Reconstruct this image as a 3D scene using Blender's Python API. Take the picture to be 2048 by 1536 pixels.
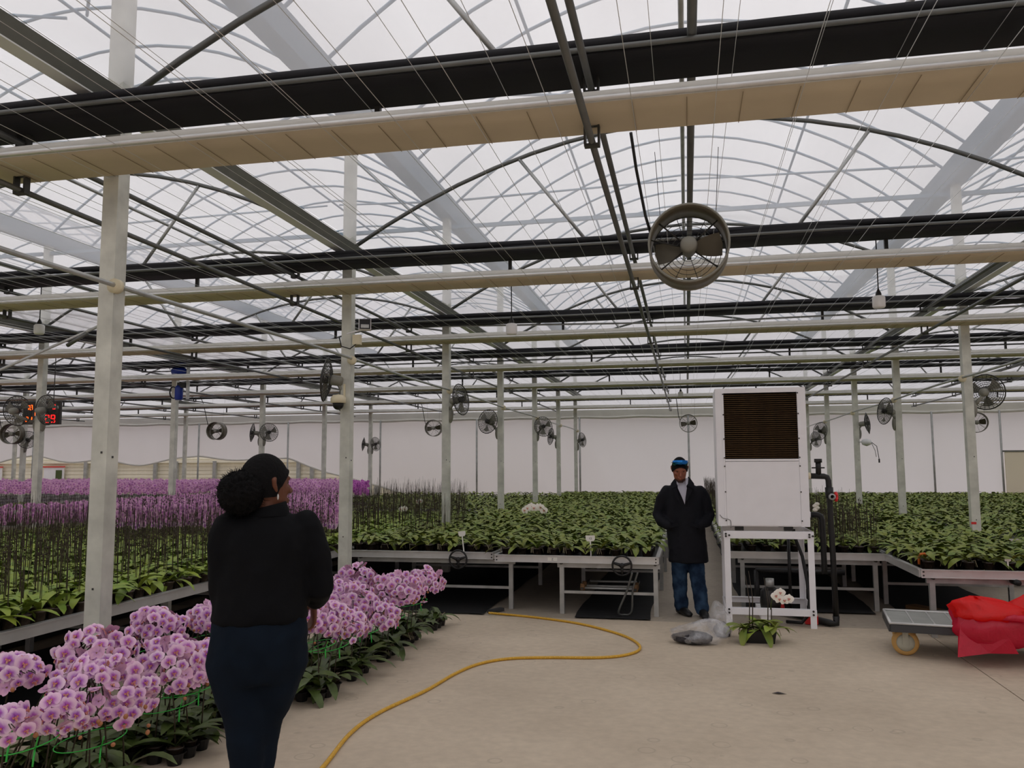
import bpy, math, random
import numpy as np
from mathutils import Vector, Matrix, Quaternion, Euler
R = random.Random(7)
PI = math.pi
for o in list(bpy.data.objects): bpy.data.objects.remove(o)
S = bpy.context.scene
COL = S.collection
# ------------------------------------------------------------------ camera, sky, exposure
yaw, pit, rol, EYE = math.radians(11.83925), math.radians(5.65308), math.radians(-.26296), 1.68
fw = Vector((-math.sin(yaw)*math.cos(pit), math.cos(yaw)*math.cos(pit), math.sin(pit)))
rt = Vector((math.cos(yaw), math.sin(yaw), 0)); up = rt.cross(fw)
r2 = rt*math.cos(rol)+up*math.sin(rol); u2 = up*math.cos(rol)-rt*math.sin(rol)
cam = bpy.data.objects.new('camera', bpy.data.cameras.new('camera')); COL.objects.link(cam)
cam.data.sensor_width = 36; cam.data.lens = 1654.19/2048*36; cam.data.clip_end = 300
cam.matrix_world = Matrix(((r2.x,u2.x,-fw.x,0),(r2.y,u2.y,-fw.y,0),(r2.z,u2.z,-fw.z,EYE),(0,0,0,1)))
S.camera = cam
W = bpy.data.worlds.new('overcast_sky'); S.world = W; W.use_nodes = True
wn, wl = W.node_tree.nodes, W.node_tree.links
bg = wn['Background']; bg.inputs[0].default_value = (.985,.965,.985,1)
tc = wn.new('ShaderNodeTexCoord'); sx = wn.new('ShaderNodeSeparateXYZ'); mr = wn.new('ShaderNodeMapRange')
wl.new(tc.outputs['Generated'], sx.inputs[0]); wl.new(sx.outputs[2], mr.inputs[0])
SKY = 1.0
mr.inputs[1].default_value = 0; mr.inputs[2].default_value = 1; mr.inputs[3].default_value = .5*SKY; mr.inputs[4].default_value = 1.08*SKY
wl.new(mr.outputs[0], bg.inputs[1])
S.view_settings.view_transform = 'Standard'; S.view_settings.look = 'None'
S.view_settings.gamma = 1; S.view_settings.use_curve_mapping = False
S.view_settings.exposure = 0.40
# ------------------------------------------------------------------ helpers
def lin(h):
    c = [int(h[i:i+2],16)/255 for i in (0,2,4)]
    return tuple(x/12.92 if x <= .04045 else ((x+.055)/1.055)**2.4 for x in c)
def mat(name, col, rough=.6, metal=0, var=0, scale=6, bump=0, trans=0, sheen=0, attr=None, spec=.5, col2=None, coord='Object'):
    m = bpy.data.materials.new(name); m.use_nodes = True
    N, L = m.node_tree.nodes, m.node_tree.links
    b = N['Principled BSDF']; c = lin(col) if isinstance(col,str) else col
    b.inputs['Base Color'].default_value = (*c,1); b.inputs['Roughness'].default_value = rough
    b.inputs['Metallic'].default_value = metal; b.inputs['Specular IOR Level'].default_value = spec
    if trans: b.inputs['Transmission Weight'].default_value = trans
    if sheen: b.inputs['Sheen Weight'].default_value = sheen
    src = None
    if attr:
        a = N.new('ShaderNodeAttribute'); a.attribute_name = attr; src = a.outputs['Color']
    if var or bump or col2:
        t = N.new('ShaderNodeTexCoord'); n = N.new('ShaderNodeTexNoise'); n.inputs['Scale'].default_value = scale; n.inputs['Detail'].default_value = 5
        if coord == 'World':
            g = N.new('ShaderNodeNewGeometry'); L.new(g.outputs['Position'], n.inputs['Vector'])
        else: L.new(t.outputs[coord], n.inputs['Vector'])
        if col2:
            r = N.new('ShaderNodeMix'); r.data_type = 'RGBA'; mr = N.new('ShaderNodeMapRange'); mr.inputs[1].default_value = .38; mr.inputs[2].default_value = .62
            L.new(n.outputs[0], mr.inputs[0]); L.new(mr.outputs[0], r.inputs[0])
            r.inputs[6].default_value = (*c,1); r.inputs[7].default_value = (*(lin(col2) if isinstance(col2,str) else col2),1); src = r.outputs[2]
        if var:
            h = N.new('ShaderNodeHueSaturation'); mv = N.new('ShaderNodeMapRange')
            mv.inputs[1].default_value = .3; mv.inputs[2].default_value = .7; mv.inputs[3].default_value = 1-var; mv.inputs[4].default_value = 1+var
            L.new(n.outputs[0], mv.inputs[0]); L.new(mv.outputs[0], h.inputs['Value'])
            if src: L.new(src, h.inputs['Color'])
            else: h.inputs['Color'].default_value = (*c,1)
            src = h.outputs[0]
        if bump:
            bp = N.new('ShaderNodeBump'); bp.inputs['Strength'].default_value = bump; bp.inputs['Distance'].default_value = .02
            L.new(n.outputs[0], bp.inputs['Height']); L.new(bp.outputs[0], b.inputs['Normal'])
    if src: L.new(src, b.inputs['Base Color'])
    m['src'] = 1
    return m
def thin(name, col, clear, tl=.5, rough=None, wrinkle=0, scale=2, gloss=.18, crease=0):
    """a thin sheet: part clear, the rest scattering light on both sides"""
    m = bpy.data.materials.new(name); m.use_nodes = True
    N, L = m.node_tree.nodes, m.node_tree.links; N.remove(N['Principled BSDF'])
    c = (*lin(col),1)
    t = N.new('ShaderNodeBsdfTransparent'); d = N.new('ShaderNodeBsdfDiffuse'); u = N.new('ShaderNodeBsdfTranslucent')
    d.inputs[0].default_value = c; u.inputs[0].default_value = c
    a = N.new('ShaderNodeMixShader'); a.inputs[0].default_value = tl; L.new(d.outputs[0], a.inputs[1]); L.new(u.outputs[0], a.inputs[2])
    last = a
    if crease:
        tb = N.new('ShaderNodeTexCoord'); nb = N.new('ShaderNodeTexNoise'); nb.inputs['Scale'].default_value = 7; nb.inputs['Detail'].default_value = 3; nb.inputs['Distortion'].default_value = 1.2
        bp = N.new('ShaderNodeBump'); bp.inputs['Strength'].default_value = crease; bp.inputs['Distance'].default_value = .05
        L.new(tb.outputs['Object'], nb.inputs['Vector']); L.new(nb.outputs[0], bp.inputs['Height'])
        for q in (d,u): L.new(bp.outputs[0], q.inputs['Normal'])
    if rough is not None:
        g = N.new('ShaderNodeBsdfGlossy'); g.inputs['Roughness'].default_value = rough; g.inputs[0].default_value = (.9,.9,.9,1)
        a2 = N.new('ShaderNodeMixShader'); a2.inputs[0].default_value = gloss; L.new(a.outputs[0], a2.inputs[1]); L.new(g.outputs[0], a2.inputs[2]); last = a2
    x = N.new('ShaderNodeMixShader'); x.inputs[0].default_value = clear
    L.new(last.outputs[0], x.inputs[1]); L.new(t.outputs[0], x.inputs[2])
    if wrinkle:
        tx = N.new('ShaderNodeTexCoord'); mp = N.new('ShaderNodeMapping'); mp.inputs['Scale'].default_value = (1,.25,1); n = N.new('ShaderNodeTexNoise'); n.inputs['Scale'].default_value = scale; n.inputs['Detail'].default_value = 4
        L.new(tx.outputs['Object'], mp.inputs[0]); L.new(mp.outputs[0], n.inputs['Vector'])
        r = N.new('ShaderNodeMapRange'); r.inputs[1].default_value = .3; r.inputs[2].default_value = .7; r.inputs[3].default_value = clear-wrinkle; r.inputs[4].default_value = clear+wrinkle
        L.new(n.outputs[0], r.inputs[0]); L.new(r.outputs[0], x.inputs[0])
    L.new(x.outputs[0], N['Material Output'].inputs[0])
    return m
def glow(name, col, k):
    m = bpy.data.materials.new(name); m.use_nodes = True; N = m.node_tree.nodes
    b = N['Principled BSDF']; b.inputs['Base Color'].default_value = (*lin(col),1); b.inputs['Emission Color'].default_value = (*lin(col),1); b.inputs['Emission Strength'].default_value = k
    return m
def frames(pts):
    pts = [Vector(p) for p in pts]; n = len(pts); T = []
    for i in range(n):
        t = pts[min(i+1,n-1)]-pts[max(i-1,0)]; T.append(t.normalized() if t.length > 1e-9 else Vector((0,0,1)))
    a = Vector((0,0,1)) if abs(T[0].z) < .9 else Vector((1,0,0))
    u = T[0].cross(a).normalized(); out = []
    for t in T:
        u = (u - t*u.dot(t))
        u = u.normalized() if u.length > 1e-6 else t.orthogonal().normalized()
        out.append((u, t.cross(u)))
    return pts, out
def spline(P,sub=8):
    out=[]
    for i in range(len(P)-1):
        p=[np.array(P[max(0,min(len(P)-1,i+d))],float) for d in (-1,0,1,2)]
        for s in range(sub):
            t=s/sub; out.append(tuple(.5*((2*p[1])+(-p[0]+p[2])*t+(2*p[0]-5*p[1]+4*p[2]-p[3])*t*t+(-p[0]+3*p[1]-3*p[2]+p[3])*t**3)))
    out.append(tuple(P[-1])); return out
class MB:
    def __init__(s): s.v=[]; s.f=[]; s.m=[]; s.k=0; s.c={}
    def add(s, v, f, mi=None):
        o=len(s.v); s.v += [tuple(p) for p in v]; s.f += [tuple(i+o for i in q) for q in f]; s.m += [s.k if mi is None else mi]*len(f); return s
    def box(s, c, d, M=None, mi=None):
        h=[x/2 for x in d]; v=[Vector((a*h[0],b*h[1],e*h[2])) for a in (-1,1) for b in (-1,1) for e in (-1,1)]
        if M is not None: v=[M@p for p in v]
        v=[p+Vector(c) for p in v]
        return s.add(v,[(0,1,3,2),(4,6,7,5),(0,4,5,1),(2,3,7,6),(0,2,6,4),(1,5,7,3)],mi)
    def tube(s, pts, r, n=8, cap=True, mi=None, closed=False):
        P,F=frames(pts); m=len(P); rr=r if isinstance(r,(list,tuple)) else [r]*m; v=[]
        for p,(u,w),q in zip(P,F,rr):
            for j in range(n):
                a=2*PI*j/n; v.append(p+(u*math.cos(a)+w*math.sin(a))*q)
        f=[(i*n+j,i*n+(j+1)%n,(i+1)*n+(j+1)%n,(i+1)*n+j) for i in range(m-1) for j in range(n)]
        if closed: f+=[((m-1)*n+j,(m-1)*n+(j+1)%n,(j+1)%n,j) for j in range(n)]
        elif cap: f+=[tuple(range(n))[::-1],tuple(range((m-1)*n,m*n))]
        return s.add(v,f,mi)
    def rings(s, R_, n=18, mi=None, cap=True):
        """R_: list of (centre, xvec, yvec): elliptical sections lofted, ends closed"""
        v=[]
        for c,x,y in R_:
            c,x,y=Vector(c),Vector(x),Vector(y)
            for j in range(n):
                a=2*PI*j/n; v.append(c+x*math.cos(a)+y*math.sin(a))
        m=len(R_); f=[(i*n+j,i*n+(j+1)%n,(i+1)*n+(j+1)%n,(i+1)*n+j) for i in range(m-1) for j in range(n)]
        if cap: f+=[tuple(range(n))[::-1],tuple(range((m-1)*n,m*n))]
        return s.add(v,f,mi)
    def limb(s, pts, r, n=14, mi=None):
        """tapered limb with rounded ends"""
        P=[Vector(p) for p in pts]; rr=list(r)
        d0=(P[0]-P[1]).normalized(); d1=(P[-1]-P[-2]).normalized()
        A=[P[0]+d0*rr[0]*.9,P[0]+d0*rr[0]*.6]; B=[P[-1]+d1*rr[-1]*.6,P[-1]+d1*rr[-1]*.9]
        return s.tube(A+P+B,[rr[0]*.35,rr[0]*.8]+rr+[rr[-1]*.8,rr[-1]*.35],n,mi=mi)
    def ball(s, c, r, n=10, m=7, mi=None, M=None):
        r=r if isinstance(r,(list,tuple)) else (r,r,r); v=[]
        for i in range(1,m):
            t=PI*i/m
            for j in range(n):
                a=2*PI*j/n; p=Vector((r[0]*math.sin(t)*math.cos(a),r[1]*math.sin(t)*math.sin(a),r[2]*math.cos(t))); v.append(p)
        v+=[Vector((0,0,r[2])),Vector((0,0,-r[2]))]
        if M is not None: v=[M@p for p in v]
        v=[p+Vector(c) for p in v]; k=(m-1)*n
        f=[(i*n+j,(i+1)*n+j,(i+1)*n+(j+1)%n,i*n+(j+1)%n) for i in range(m-2) for j in range(n)]
        f+=[(k,j,(j+1)%n) for j in range(n)]+[(k+1,(m-2)*n+(j+1)%n,(m-2)*n+j) for j in range(n)]
        return s.add(v,f,mi)
    def lathe(s, prof, n=20, c=(0,0,0), M=None, mi=None, cap=False):
        v=[]
        for r,z in prof:
            for j in range(n):
                a=2*PI*j/n; v.append(Vector((r*math.cos(a),r*math.sin(a),z)))
        if M is not None: v=[M@p for p in v]
        v=[p+Vector(c) for p in v]; m=len(prof)
        f=[(i*n+j,i*n+(j+1)%n,(i+1)*n+(j+1)%n,(i+1)*n+j) for i in range(m-1) for j in range(n)]
        if cap: f+=[tuple(range(n))[::-1],tuple(range((m-1)*n,m*n))]
        return s.add(v,f,mi)
    def mesh(s, name, mats, smooth=False):
        me=bpy.data.meshes.new(name); me.from_pydata(s.v,[],s.f)
        for m in (mats if isinstance(mats,(list,tuple)) else [mats]): me.materials.append(m)
        if any(s.m): me.polygons.foreach_set('material_index',s.m)
        if smooth: me.polygons.foreach_set('use_smooth',[True]*len(s.f))
        me.update(); return me
    def build(s, name, mats, parent=None, smooth=False, loc=None):
        return obj(name, s.mesh(name,mats,smooth), parent, loc)
def obj(name, me, parent=None, loc=None, rot=None, scale=None):
    o=bpy.data.objects.new(name,me); COL.objects.link(o)
    if parent is not None: o.parent=parent
    if loc is not None: o.location=loc
    if rot is not None: o.rotation_euler=rot
    if scale is not None: o.scale=scale if isinstance(scale,(tuple,list)) else (scale,)*3
    return o
def tag(o, label=None, cat=None, group=None, kind=None):
    if label: o['label']=label
    if cat: o['category']=cat
    if group: o['group']=group
    if kind: o['kind']=kind
    return o
def thing(name, label, cat, loc=(0,0,0), rz=0, group=None):
    o=obj(name,None,None,loc,(0,0,rz)); o.empty_display_size=.1
    return tag(o,label,cat,group)
def copy_tree(o, parent=None):
    c=o.copy(); COL.objects.link(c)
    if parent is not None: c.parent=parent
    for ch in list(o.children): copy_tree(ch,c)
    return c
ORD=['first','second','third','fourth','fifth','sixth','seventh','eighth','ninth','tenth','eleventh','twelfth','thirteenth','fourteenth','fifteenth','sixteenth','seventeenth','eighteenth','nineteenth','twentieth']
TENS=['','','twenty','thirty','forty','fifty','sixty','seventy','eighty','ninety']
def orr(i):
    if i < len(ORD): return ORD[i]
    t,u=divmod(i+1,10)
    return TENS[t][:-1]+'ieth' if u==0 else TENS[t]+'-'+ORD[u-1]
def remesh(o, vox, smooth=3, folds=0, fscale=.15):
    m=o.modifiers.new('remesh','REMESH'); m.mode='VOXEL'; m.voxel_size=vox; m.use_smooth_shade=True
    s=o.modifiers.new('smooth','SMOOTH'); s.iterations=smooth; s.factor=.5
    if folds:
        t=bpy.data.textures.new('folds','CLOUDS'); t.noise_scale=fscale; t.noise_depth=2
        d=o.modifiers.new('folds','DISPLACE'); d.texture=t; d.strength=folds; d.mid_level=.5; d.texture_coords='LOCAL'
    return o
# ------------------------------------------------------------------ materials
M={}
def mk(k,*a,**w): M[k]=mat(k,*a,**w); return M[k]
mk('galvanised','b4b6b4',.42,.55,var=.16,scale=7,bump=.03)
mk('post_steel','cfd0c6',.5,.2,var=.2,scale=5,bump=.05)
mk('dark_pipe','6a6c6a',.45,.6,var=.1)
mk('gutter_side','74766f',.5,.4,var=.12)
mk('aluminium','d2d2d0',.36,.5,var=.06,scale=9)
mk('outer_steel','8299ab',.6,.1)
mk('black_cloth','131318',.8,0,var=.15,scale=4,bump=.1)
mk('ground_cloth','0c0c0d',.85,0,var=.3,scale=5,bump=.25)
mk('beige_cloth','c9bca3',.85,0,var=.05,scale=3,bump=.08)
mk('white_cloth','e4e2da',.8,0,var=.04,scale=3)
mk('lit_zinc','dfe2df',.6,.1)  # pale tone paints in the light on the gutter underside
mk('wire_line','93846c',.9)
mk('wire','d8dadb',.35,.4)
mk('white_paint','f6f6fa',.45,0,var=.02)
mk('fan_grey','8b8a80',.5,.1,var=.08)
mk('drum_grey','625c4d',.42,.3,var=.1,scale=9)
mk('dark_grey','34332f',.5)
mk('black_plastic','0f0f10',.45)
mk('pot_brown','332a22',.35,0,var=.25,scale=20,spec=.6)
mk('pot_clear','5c5145',.25,0,var=.35,scale=25,spec=.6)
mk('bark','4a3a28',.9,0,var=.4,scale=60,bump=.6)
mk('root','8d8468',.7)
mk('leaf','8f9745',.45,0,var=.35,scale=5,coord='World',spec=.22,col2='607434')
mk('leaf_bright','a5b64a',.42,0,var=.3,scale=6,coord='World',spec=.25,col2='718c3a')
mk('leaf_dark','4c5c2c',.42,0,var=.35,scale=9,coord='World',spec=.4)
mk('stem','3a3022',.6,0,var=.2,scale=30)
mk('stem_green','4a5a2c',.6)
mk('bud','b0764e',.6,0,var=.15)
mk('petal','ffffff',.6,attr='Col',spec=.2)
mk('lip','b8455a',.5,0,col2='e9c9a0',scale=120)
mk('white_petal','f1eee2',.6)
mk('tie','35c046',.5)
mk('skin_dark','653c29',.5,0,spec=.35)
mk('skin_mid','955b46',.5,0,spec=.35)
mk('hair','0b0a0b',.8,0,bump=.4,scale=80,spec=.15)
mk('beard','33190f',.8)
mk('jacket','0a0b0e',.85,0,var=.1,bump=.05,scale=14,spec=.15)
mk('coat','15161c',.8,0,var=.1,bump=.05,scale=14,spec=.2)
mk('jeans','101924',.85,0,var=.15,scale=14,spec=.1)
mk('jeans_blue','1d2c42',.85,0,var=.25,scale=8,spec=.1,col2='31465e')
mk('shoe','0c0b0b',.5)
mk('shirt','b9b9c6',.8)
mk('hose','d0a02c',.5,0,var=.12,scale=60)
mk('hose_thread','efd982',.6)
mk('orange','c8661e',.5)
mk('red_plastic','e02a2c',.4)
mk('blue_paint','12308f',.4)
mk('tag_white','e9e8e0',.6)
mk('ink','50505a',.7)
mk('pad_brown','4d3617',.85,0,var=.3,scale=14)
mk('pad_dark','20160c',.9)
mk('wheel_tan','c49a58',.55)
mk('wheel_hub','b8b7a6',.5)
mk('deck','9b9d98',.5,.2,var=.1)
mk('deck_edge','3b3c3e',.5)
mk('cream','faf4de',.7,0,var=.04)
mk('soil','3c393c',.9,0,var=.4,scale=40,bump=.6)
mk('wood','6b4d2d',.7,0,var=.2)
mk('sunglass','2f7fd0',.06,1.0)
mk('lamp_white','e8e9ea',.35)
mk('cam_cream','e4dabb',.5)
mk('ground','7d7a70',.9,0,var=.1)
mk('pit','1c1a18',.95)
def concrete(name, c1, c2):
    m=bpy.data.materials.new(name); m.use_nodes=True; N,L=m.node_tree.nodes,m.node_tree.links; b=N['Principled BSDF']
    b.inputs['Roughness'].default_value=.75; b.inputs['Specular IOR Level'].default_value=.25
    g=N.new('ShaderNodeNewGeometry'); n1=N.new('ShaderNodeTexNoise'); n1.inputs['Scale'].default_value=.9; n1.inputs['Detail'].default_value=8; n1.inputs['Roughness'].default_value=.62
    n2=N.new('ShaderNodeTexNoise'); n2.inputs['Scale'].default_value=14; n2.inputs['Detail'].default_value=6
    L.new(g.outputs['Position'],n1.inputs['Vector']); L.new(g.outputs['Position'],n2.inputs['Vector'])
    x=N.new('ShaderNodeMix'); x.data_type='RGBA'; r=N.new('ShaderNodeMapRange'); r.inputs[1].default_value=.3; r.inputs[2].default_value=.7
    L.new(n1.outputs[0],r.inputs[0]); L.new(r.outputs[0],x.inputs[0]); x.inputs[6].default_value=(*lin(c1),1); x.inputs[7].default_value=(*lin(c2),1)
    # ring stains left by pots: thin distorted circles in a few cells
    v=N.new('ShaderNodeTexVoronoi'); v.inputs['Scale'].default_value=4.6; v.inputs['Randomness'].default_value=.9; L.new(g.outputs['Position'],v.inputs['Vector'])
    m1=N.new('ShaderNodeMath'); m1.operation='SUBTRACT'; m1.inputs[1].default_value=.27; L.new(v.outputs['Distance'],m1.inputs[0])
    m2=N.new('ShaderNodeMath'); m2.operation='ABSOLUTE'; L.new(m1.outputs[0],m2.inputs[0])
    m3=N.new('ShaderNodeMapRange'); m3.inputs[1].default_value=.0; m3.inputs[2].default_value=.035; m3.inputs[3].default_value=1; m3.inputs[4].default_value=0; L.new(m2.outputs[0],m3.inputs[0])
    sp=N.new('ShaderNodeSeparateColor'); L.new(v.outputs['Color'],sp.inputs[0]); gt=N.new('ShaderNodeMath'); gt.operation='GREATER_THAN'; gt.inputs[1].default_value=.72; L.new(sp.outputs[0],gt.inputs[0])
    m4=N.new('ShaderNodeMath'); m4.operation='MULTIPLY'; L.new(m3.outputs[0],m4.inputs[0]); L.new(gt.outputs[0],m4.inputs[1])
    m5=N.new('ShaderNodeMath'); m5.operation='MULTIPLY'; L.new(m4.outputs[0],m5.inputs[0]); L.new(n2.outputs[0],m5.inputs[1])
    m6=N.new('ShaderNodeMath'); m6.operation='MULTIPLY'; m6.inputs[1].default_value=.45; L.new(m5.outputs[0],m6.inputs[0])
    y=N.new('ShaderNodeMix'); y.data_type='RGBA'; L.new(m6.outputs[0],y.inputs[0]); L.new(x.outputs[2],y.inputs[6]); y.inputs[7].default_value=(.09,.08,.07,1)
    h=N.new('ShaderNodeHueSaturation'); mv=N.new('ShaderNodeMapRange'); mv.inputs[1].default_value=.3; mv.inputs[2].default_value=.7; mv.inputs[3].default_value=.93; mv.inputs[4].default_value=1.06
    L.new(n2.outputs[0],mv.inputs[0]); L.new(mv.outputs[0],h.inputs['Value']); L.new(y.outputs[2],h.inputs['Color']); L.new(h.outputs[0],b.inputs['Base Color'])
    bp=N.new('ShaderNodeBump'); bp.inputs['Strength'].default_value=.08; bp.inputs['Distance'].default_value=.02; L.new(n2.outputs[0],bp.inputs['Height']); L.new(bp.outputs[0],b.inputs['Normal'])
    return m
M['concrete']=concrete('concrete','cbbca7','b8a995')
M['concrete_back']=concrete('concrete_back','b3a898','a3988a')
M['inner_film']=thin('inner_film','f6f3f4',.55,.6,wrinkle=.1,scale=1.1)
M['outer_film']=thin('outer_film','f6f4f5',.7,.6,wrinkle=.08,scale=.8)
M['wall_fabric']=thin('wall_fabric','f4eff0',.0,.5)
M['lit_fold_cloth']=thin('lit_fold_cloth','f7f6f1',.0,.5)  # whiter than the beige underside: sky light on the fold painted in
M['gable_film']=thin('gable_film','eceaf0',.35,.6,wrinkle=.1)
M['clear_bag']=thin('clear_bag','f0f1f5',.74,.5,rough=.2,wrinkle=.26,scale=7,gloss=.3,crease=.8)
M['pink_bag']=thin('pink_bag','e0083e',.03,.35,rough=.4,gloss=.05,crease=.6)
M['red_bag']=thin('red_bag','f80c0c',.03,.4,rough=.4,gloss=.04,crease=.6)
M['cream_panel']=thin('cream_panel','fdf3da',0,.08)
M['led_red']=glow('led_red','ff1c1c',3.0)
M['led_orange']=glow('led_orange','ff5a14',2.2)
# ------------------------------------------------------------------ the place: frame grid
MID=.085; HALF=3.86
XS=[-34.4,-26.7,-19.0,-11.385,-3.775,3.945,11.65]      # post rows
YK=[4.833+4*k for k in range(7)]
ZG=4.16                                                # inner gutter
# floor
def struct(name,mb,mats,smooth=False,parent=None):
    o=mb.build(name,mats,parent,smooth)
    if parent is None: o['kind']='structure'
    return o
struct('floor_base',MB().box((-8,8,-.14),(60,54,.2)),M['pit'])
struct('ground',MB().box((0,10,-.5),(260,260,.4)),M['ground'])
fl=struct('floor',MB().box((-16.1,-2.36,-.03),(36.8,23.28,.06)).box((12.3,-2.36,-.03),(19.98,23.28,.06)),M['concrete'])
struct('floor_back',MB().box((-7,21.5,-.03),(58,24.4,.056)),M['concrete_back'])
# walls
wall=MB(); 
def hem(x):
    pk=[(-34.4,1.9),(-26.3,2.2),(-18.75,2.12),(-14.95,2.02),(-11.25,.95),(-8.5,.4)]
    if x>=-8.5: return .35
    for (a,za),(b,zb) in zip(pk,pk[1:]):
        if a<=x<=b:
            t=(x-a)/(b-a); s=.42 if b-a>5 else .14
            if b>-12: s=.10
            return za+(zb-za)*t-s*4*t*(1-t)*(.7+.3*math.sin(x*1.7))
    return 1.9
xs=[-34.4+i*.2 for i in range(int((20+34.4)/.2)+1)]; nz=10
def wallpt(x,j):
    z0=hem(x); z=z0+(3.36-z0)*j/nz
    return (x,29.45+.03*math.sin(x*2.1+z)+.02*math.sin(x*5.3+z*3),z)
wall.add([wallpt(x,j) for x in xs for j in range(nz+1)],[(i*(nz+1)+j,(i+1)*(nz+1)+j,(i+1)*(nz+1)+j+1,i*(nz+1)+j+1) for i in range(len(xs)-1) for j in range(nz)])
wb=struct('wall_back',wall,M['wall_fabric'],True)
hm=MB(); hm.tube([(x,29.43,hem(x)) for x in xs if x<-8.5],.035,6); hm.build('rolled_hem',M['white_cloth'],wb,True)
hm=MB(); hm.tube([(x,29.40,3.38+.015*math.sin(x*3)) for x in xs],.05,8); hm.build('wall_header',M['white_cloth'],wb,True)
hm=MB().box((-7,29.42,3.52),(54,.03,.26)); hm.build('header_band',M['white_cloth'],wb)
for i,x in enumerate([-26.3,-22.5,-18.75,-14.95,-11.2,-7.48,-3.7,.09,4.0,7.9,9.93,11.7]):
    MB().tube([(x,29.36,0),(x,29.36,3.4)],.035,8).build('wall_pole',M['galvanised'],wb,True)
struct('wall_gable',MB().add([(-34.4,29.9,3.3),(20,29.9,3.3),(20,29.9,8.2),(-34.4,29.9,8.2)],[(0,1,2,3)]),M['gable_film'])
struct('wall_left',MB().box((-34.6,8,2.8),(.05,46,5.8)),M['wall_fabric'])
struct('wall_right',MB().box((20,8,2.8),(.05,46,5.8)),M['wall_fabric'])
struct('wall_front',MB().box((-7.3,-14,2.8),(54.6,.05,5.8)),M['wall_fabric'])
# right end door leaf in the far wall
d=MB().box((11.0,29.33,1.05),(2.0,.04,2.02)); dr=struct('door_1',d,M['cream_panel'])
MB().box((11.0,29.31,2.08),(2.1,.05,.05)).build('door_lintel',M['gutter_side'],dr)
# cream clapboard building seen under the raised hem
sd=struct('wall_outer',MB().box((-21,33.45,1.5),(34,.1,3.0)),M['cream'])
me=MB().add([(-15,-.012,-.07),(15,-.012,-.07),(15,.012,.09),(-15,.012,.09),(-15,.03,-.07),(15,.03,-.07),(15,.03,.09),(-15,.03,.09)],[(0,1,2,3),(4,7,6,5),(0,4,5,1),(3,2,6,7),(0,3,7,4),(1,5,6,2)]).mesh('clapboard',M['cream'])
for i in range(14): obj('clapboard',me,sd,(-21,33.36,.3+i*.165))
MB().box((-21,33.25,1.93),(34,.12,.1)).build('eave_rail',M['cream'],sd)
for x in [-33,-30.4,-25.6,-24.3,-22.2,-21.2,-19.4,-17.6,-16.8,-15.6,-15.0,-13.4,-12.2,-9]:
    MB().box((x*1.05,33.2,1.0),(.16,.12,1.9)).build('eave_post',M['galvanised'],sd)
for n,(x,w) in enumerate([(-27.2,1.05),(-30.6,1.5)]):
    w_=struct('door_%d'%(n+2),MB().box((x*1.05,33.2,.9),(w,.06,1.6)),M['white_paint'])
    MB().box((x*1.05,33.17,1.73),(w+.1,.08,.05)).build('door_lintel',M['red_plastic'],w_)
    MB().box((x*1.05+w*.28,33.15,1.33),(w*.3,.02,.5)).build('notice_board',M['stem_green'],w_)
# roof skins
def skin(name,m,z0,rise,y0,y1,step):
    mb=MB(); ny=int((y1-y0)/step)+1; nx=14
    for c in range(-5,3):
        cx=MID+c*7.68
        v=[(cx+3.83*t,y0+(y1-y0)*j/ny,z0+rise*(1-t*t)+.012*math.sin(j*2.3+i*1.1)) for j in range(ny+1) for i in range(nx+1) for t in [-1+2*i/nx]]
        mb.add(v,[(j*(nx+1)+i,j*(nx+1)+i+1,(j+1)*(nx+1)+i+1,(j+1)*(nx+1)+i) for j in range(ny) for i in range(nx)])
    return struct(name,mb,m,True)
skin('ceiling',M['inner_film'],4.30,1.21,-14,29.7,1.0)
skin('ceiling_outer',M['outer_film'],5.92,1.72,-14,29.9,1.0)
# posts
ROWN={0:'in the outermost row at the left end',1:'in the fifth row over',2:'in the third row over at the left',3:'in the row left of the pink benches',4:'in the row beside the left walkway',5:'in the row right of the white cabinet',6:'in the row at the right end'}
pm=MB().box((0,0,2.9),(.115,.115,5.8)).mesh('steel_post',M['post_steel'])
fm=MB().box((0,0,.006),(.2,.2,.012)).mesh('base_plate',M['galvanised'])
bm_=MB().box((0,-.0585,.9),(.012,.006,.012)).box((.0585,0,1.75),(.006,.014,.014)).box((.02,-.0585,1.78),(.012,.006,.014)).mesh('bolt',M['dark_grey'])
for i,x in enumerate(XS):
    for k,y in enumerate(YK):
        if i in (0,1) and k<3: continue
        if i==2 and k<2: continue
        if i==3 and k<1: continue
        if i==5 and k<1: continue
        if i==6 and k<5: continue
        p=obj('steel_post',pm,None,(x,y,0)); near=k-(1 if i in(3,5) else 0)
        tag(p,'galvanised square roof post %s, %s from the front'%(ROWN[i],orr(k)),'post','roof posts')
        obj('base_plate',fm,p)
        if i==4 or i==5: obj('bolt_head',bm_,p)
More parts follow.
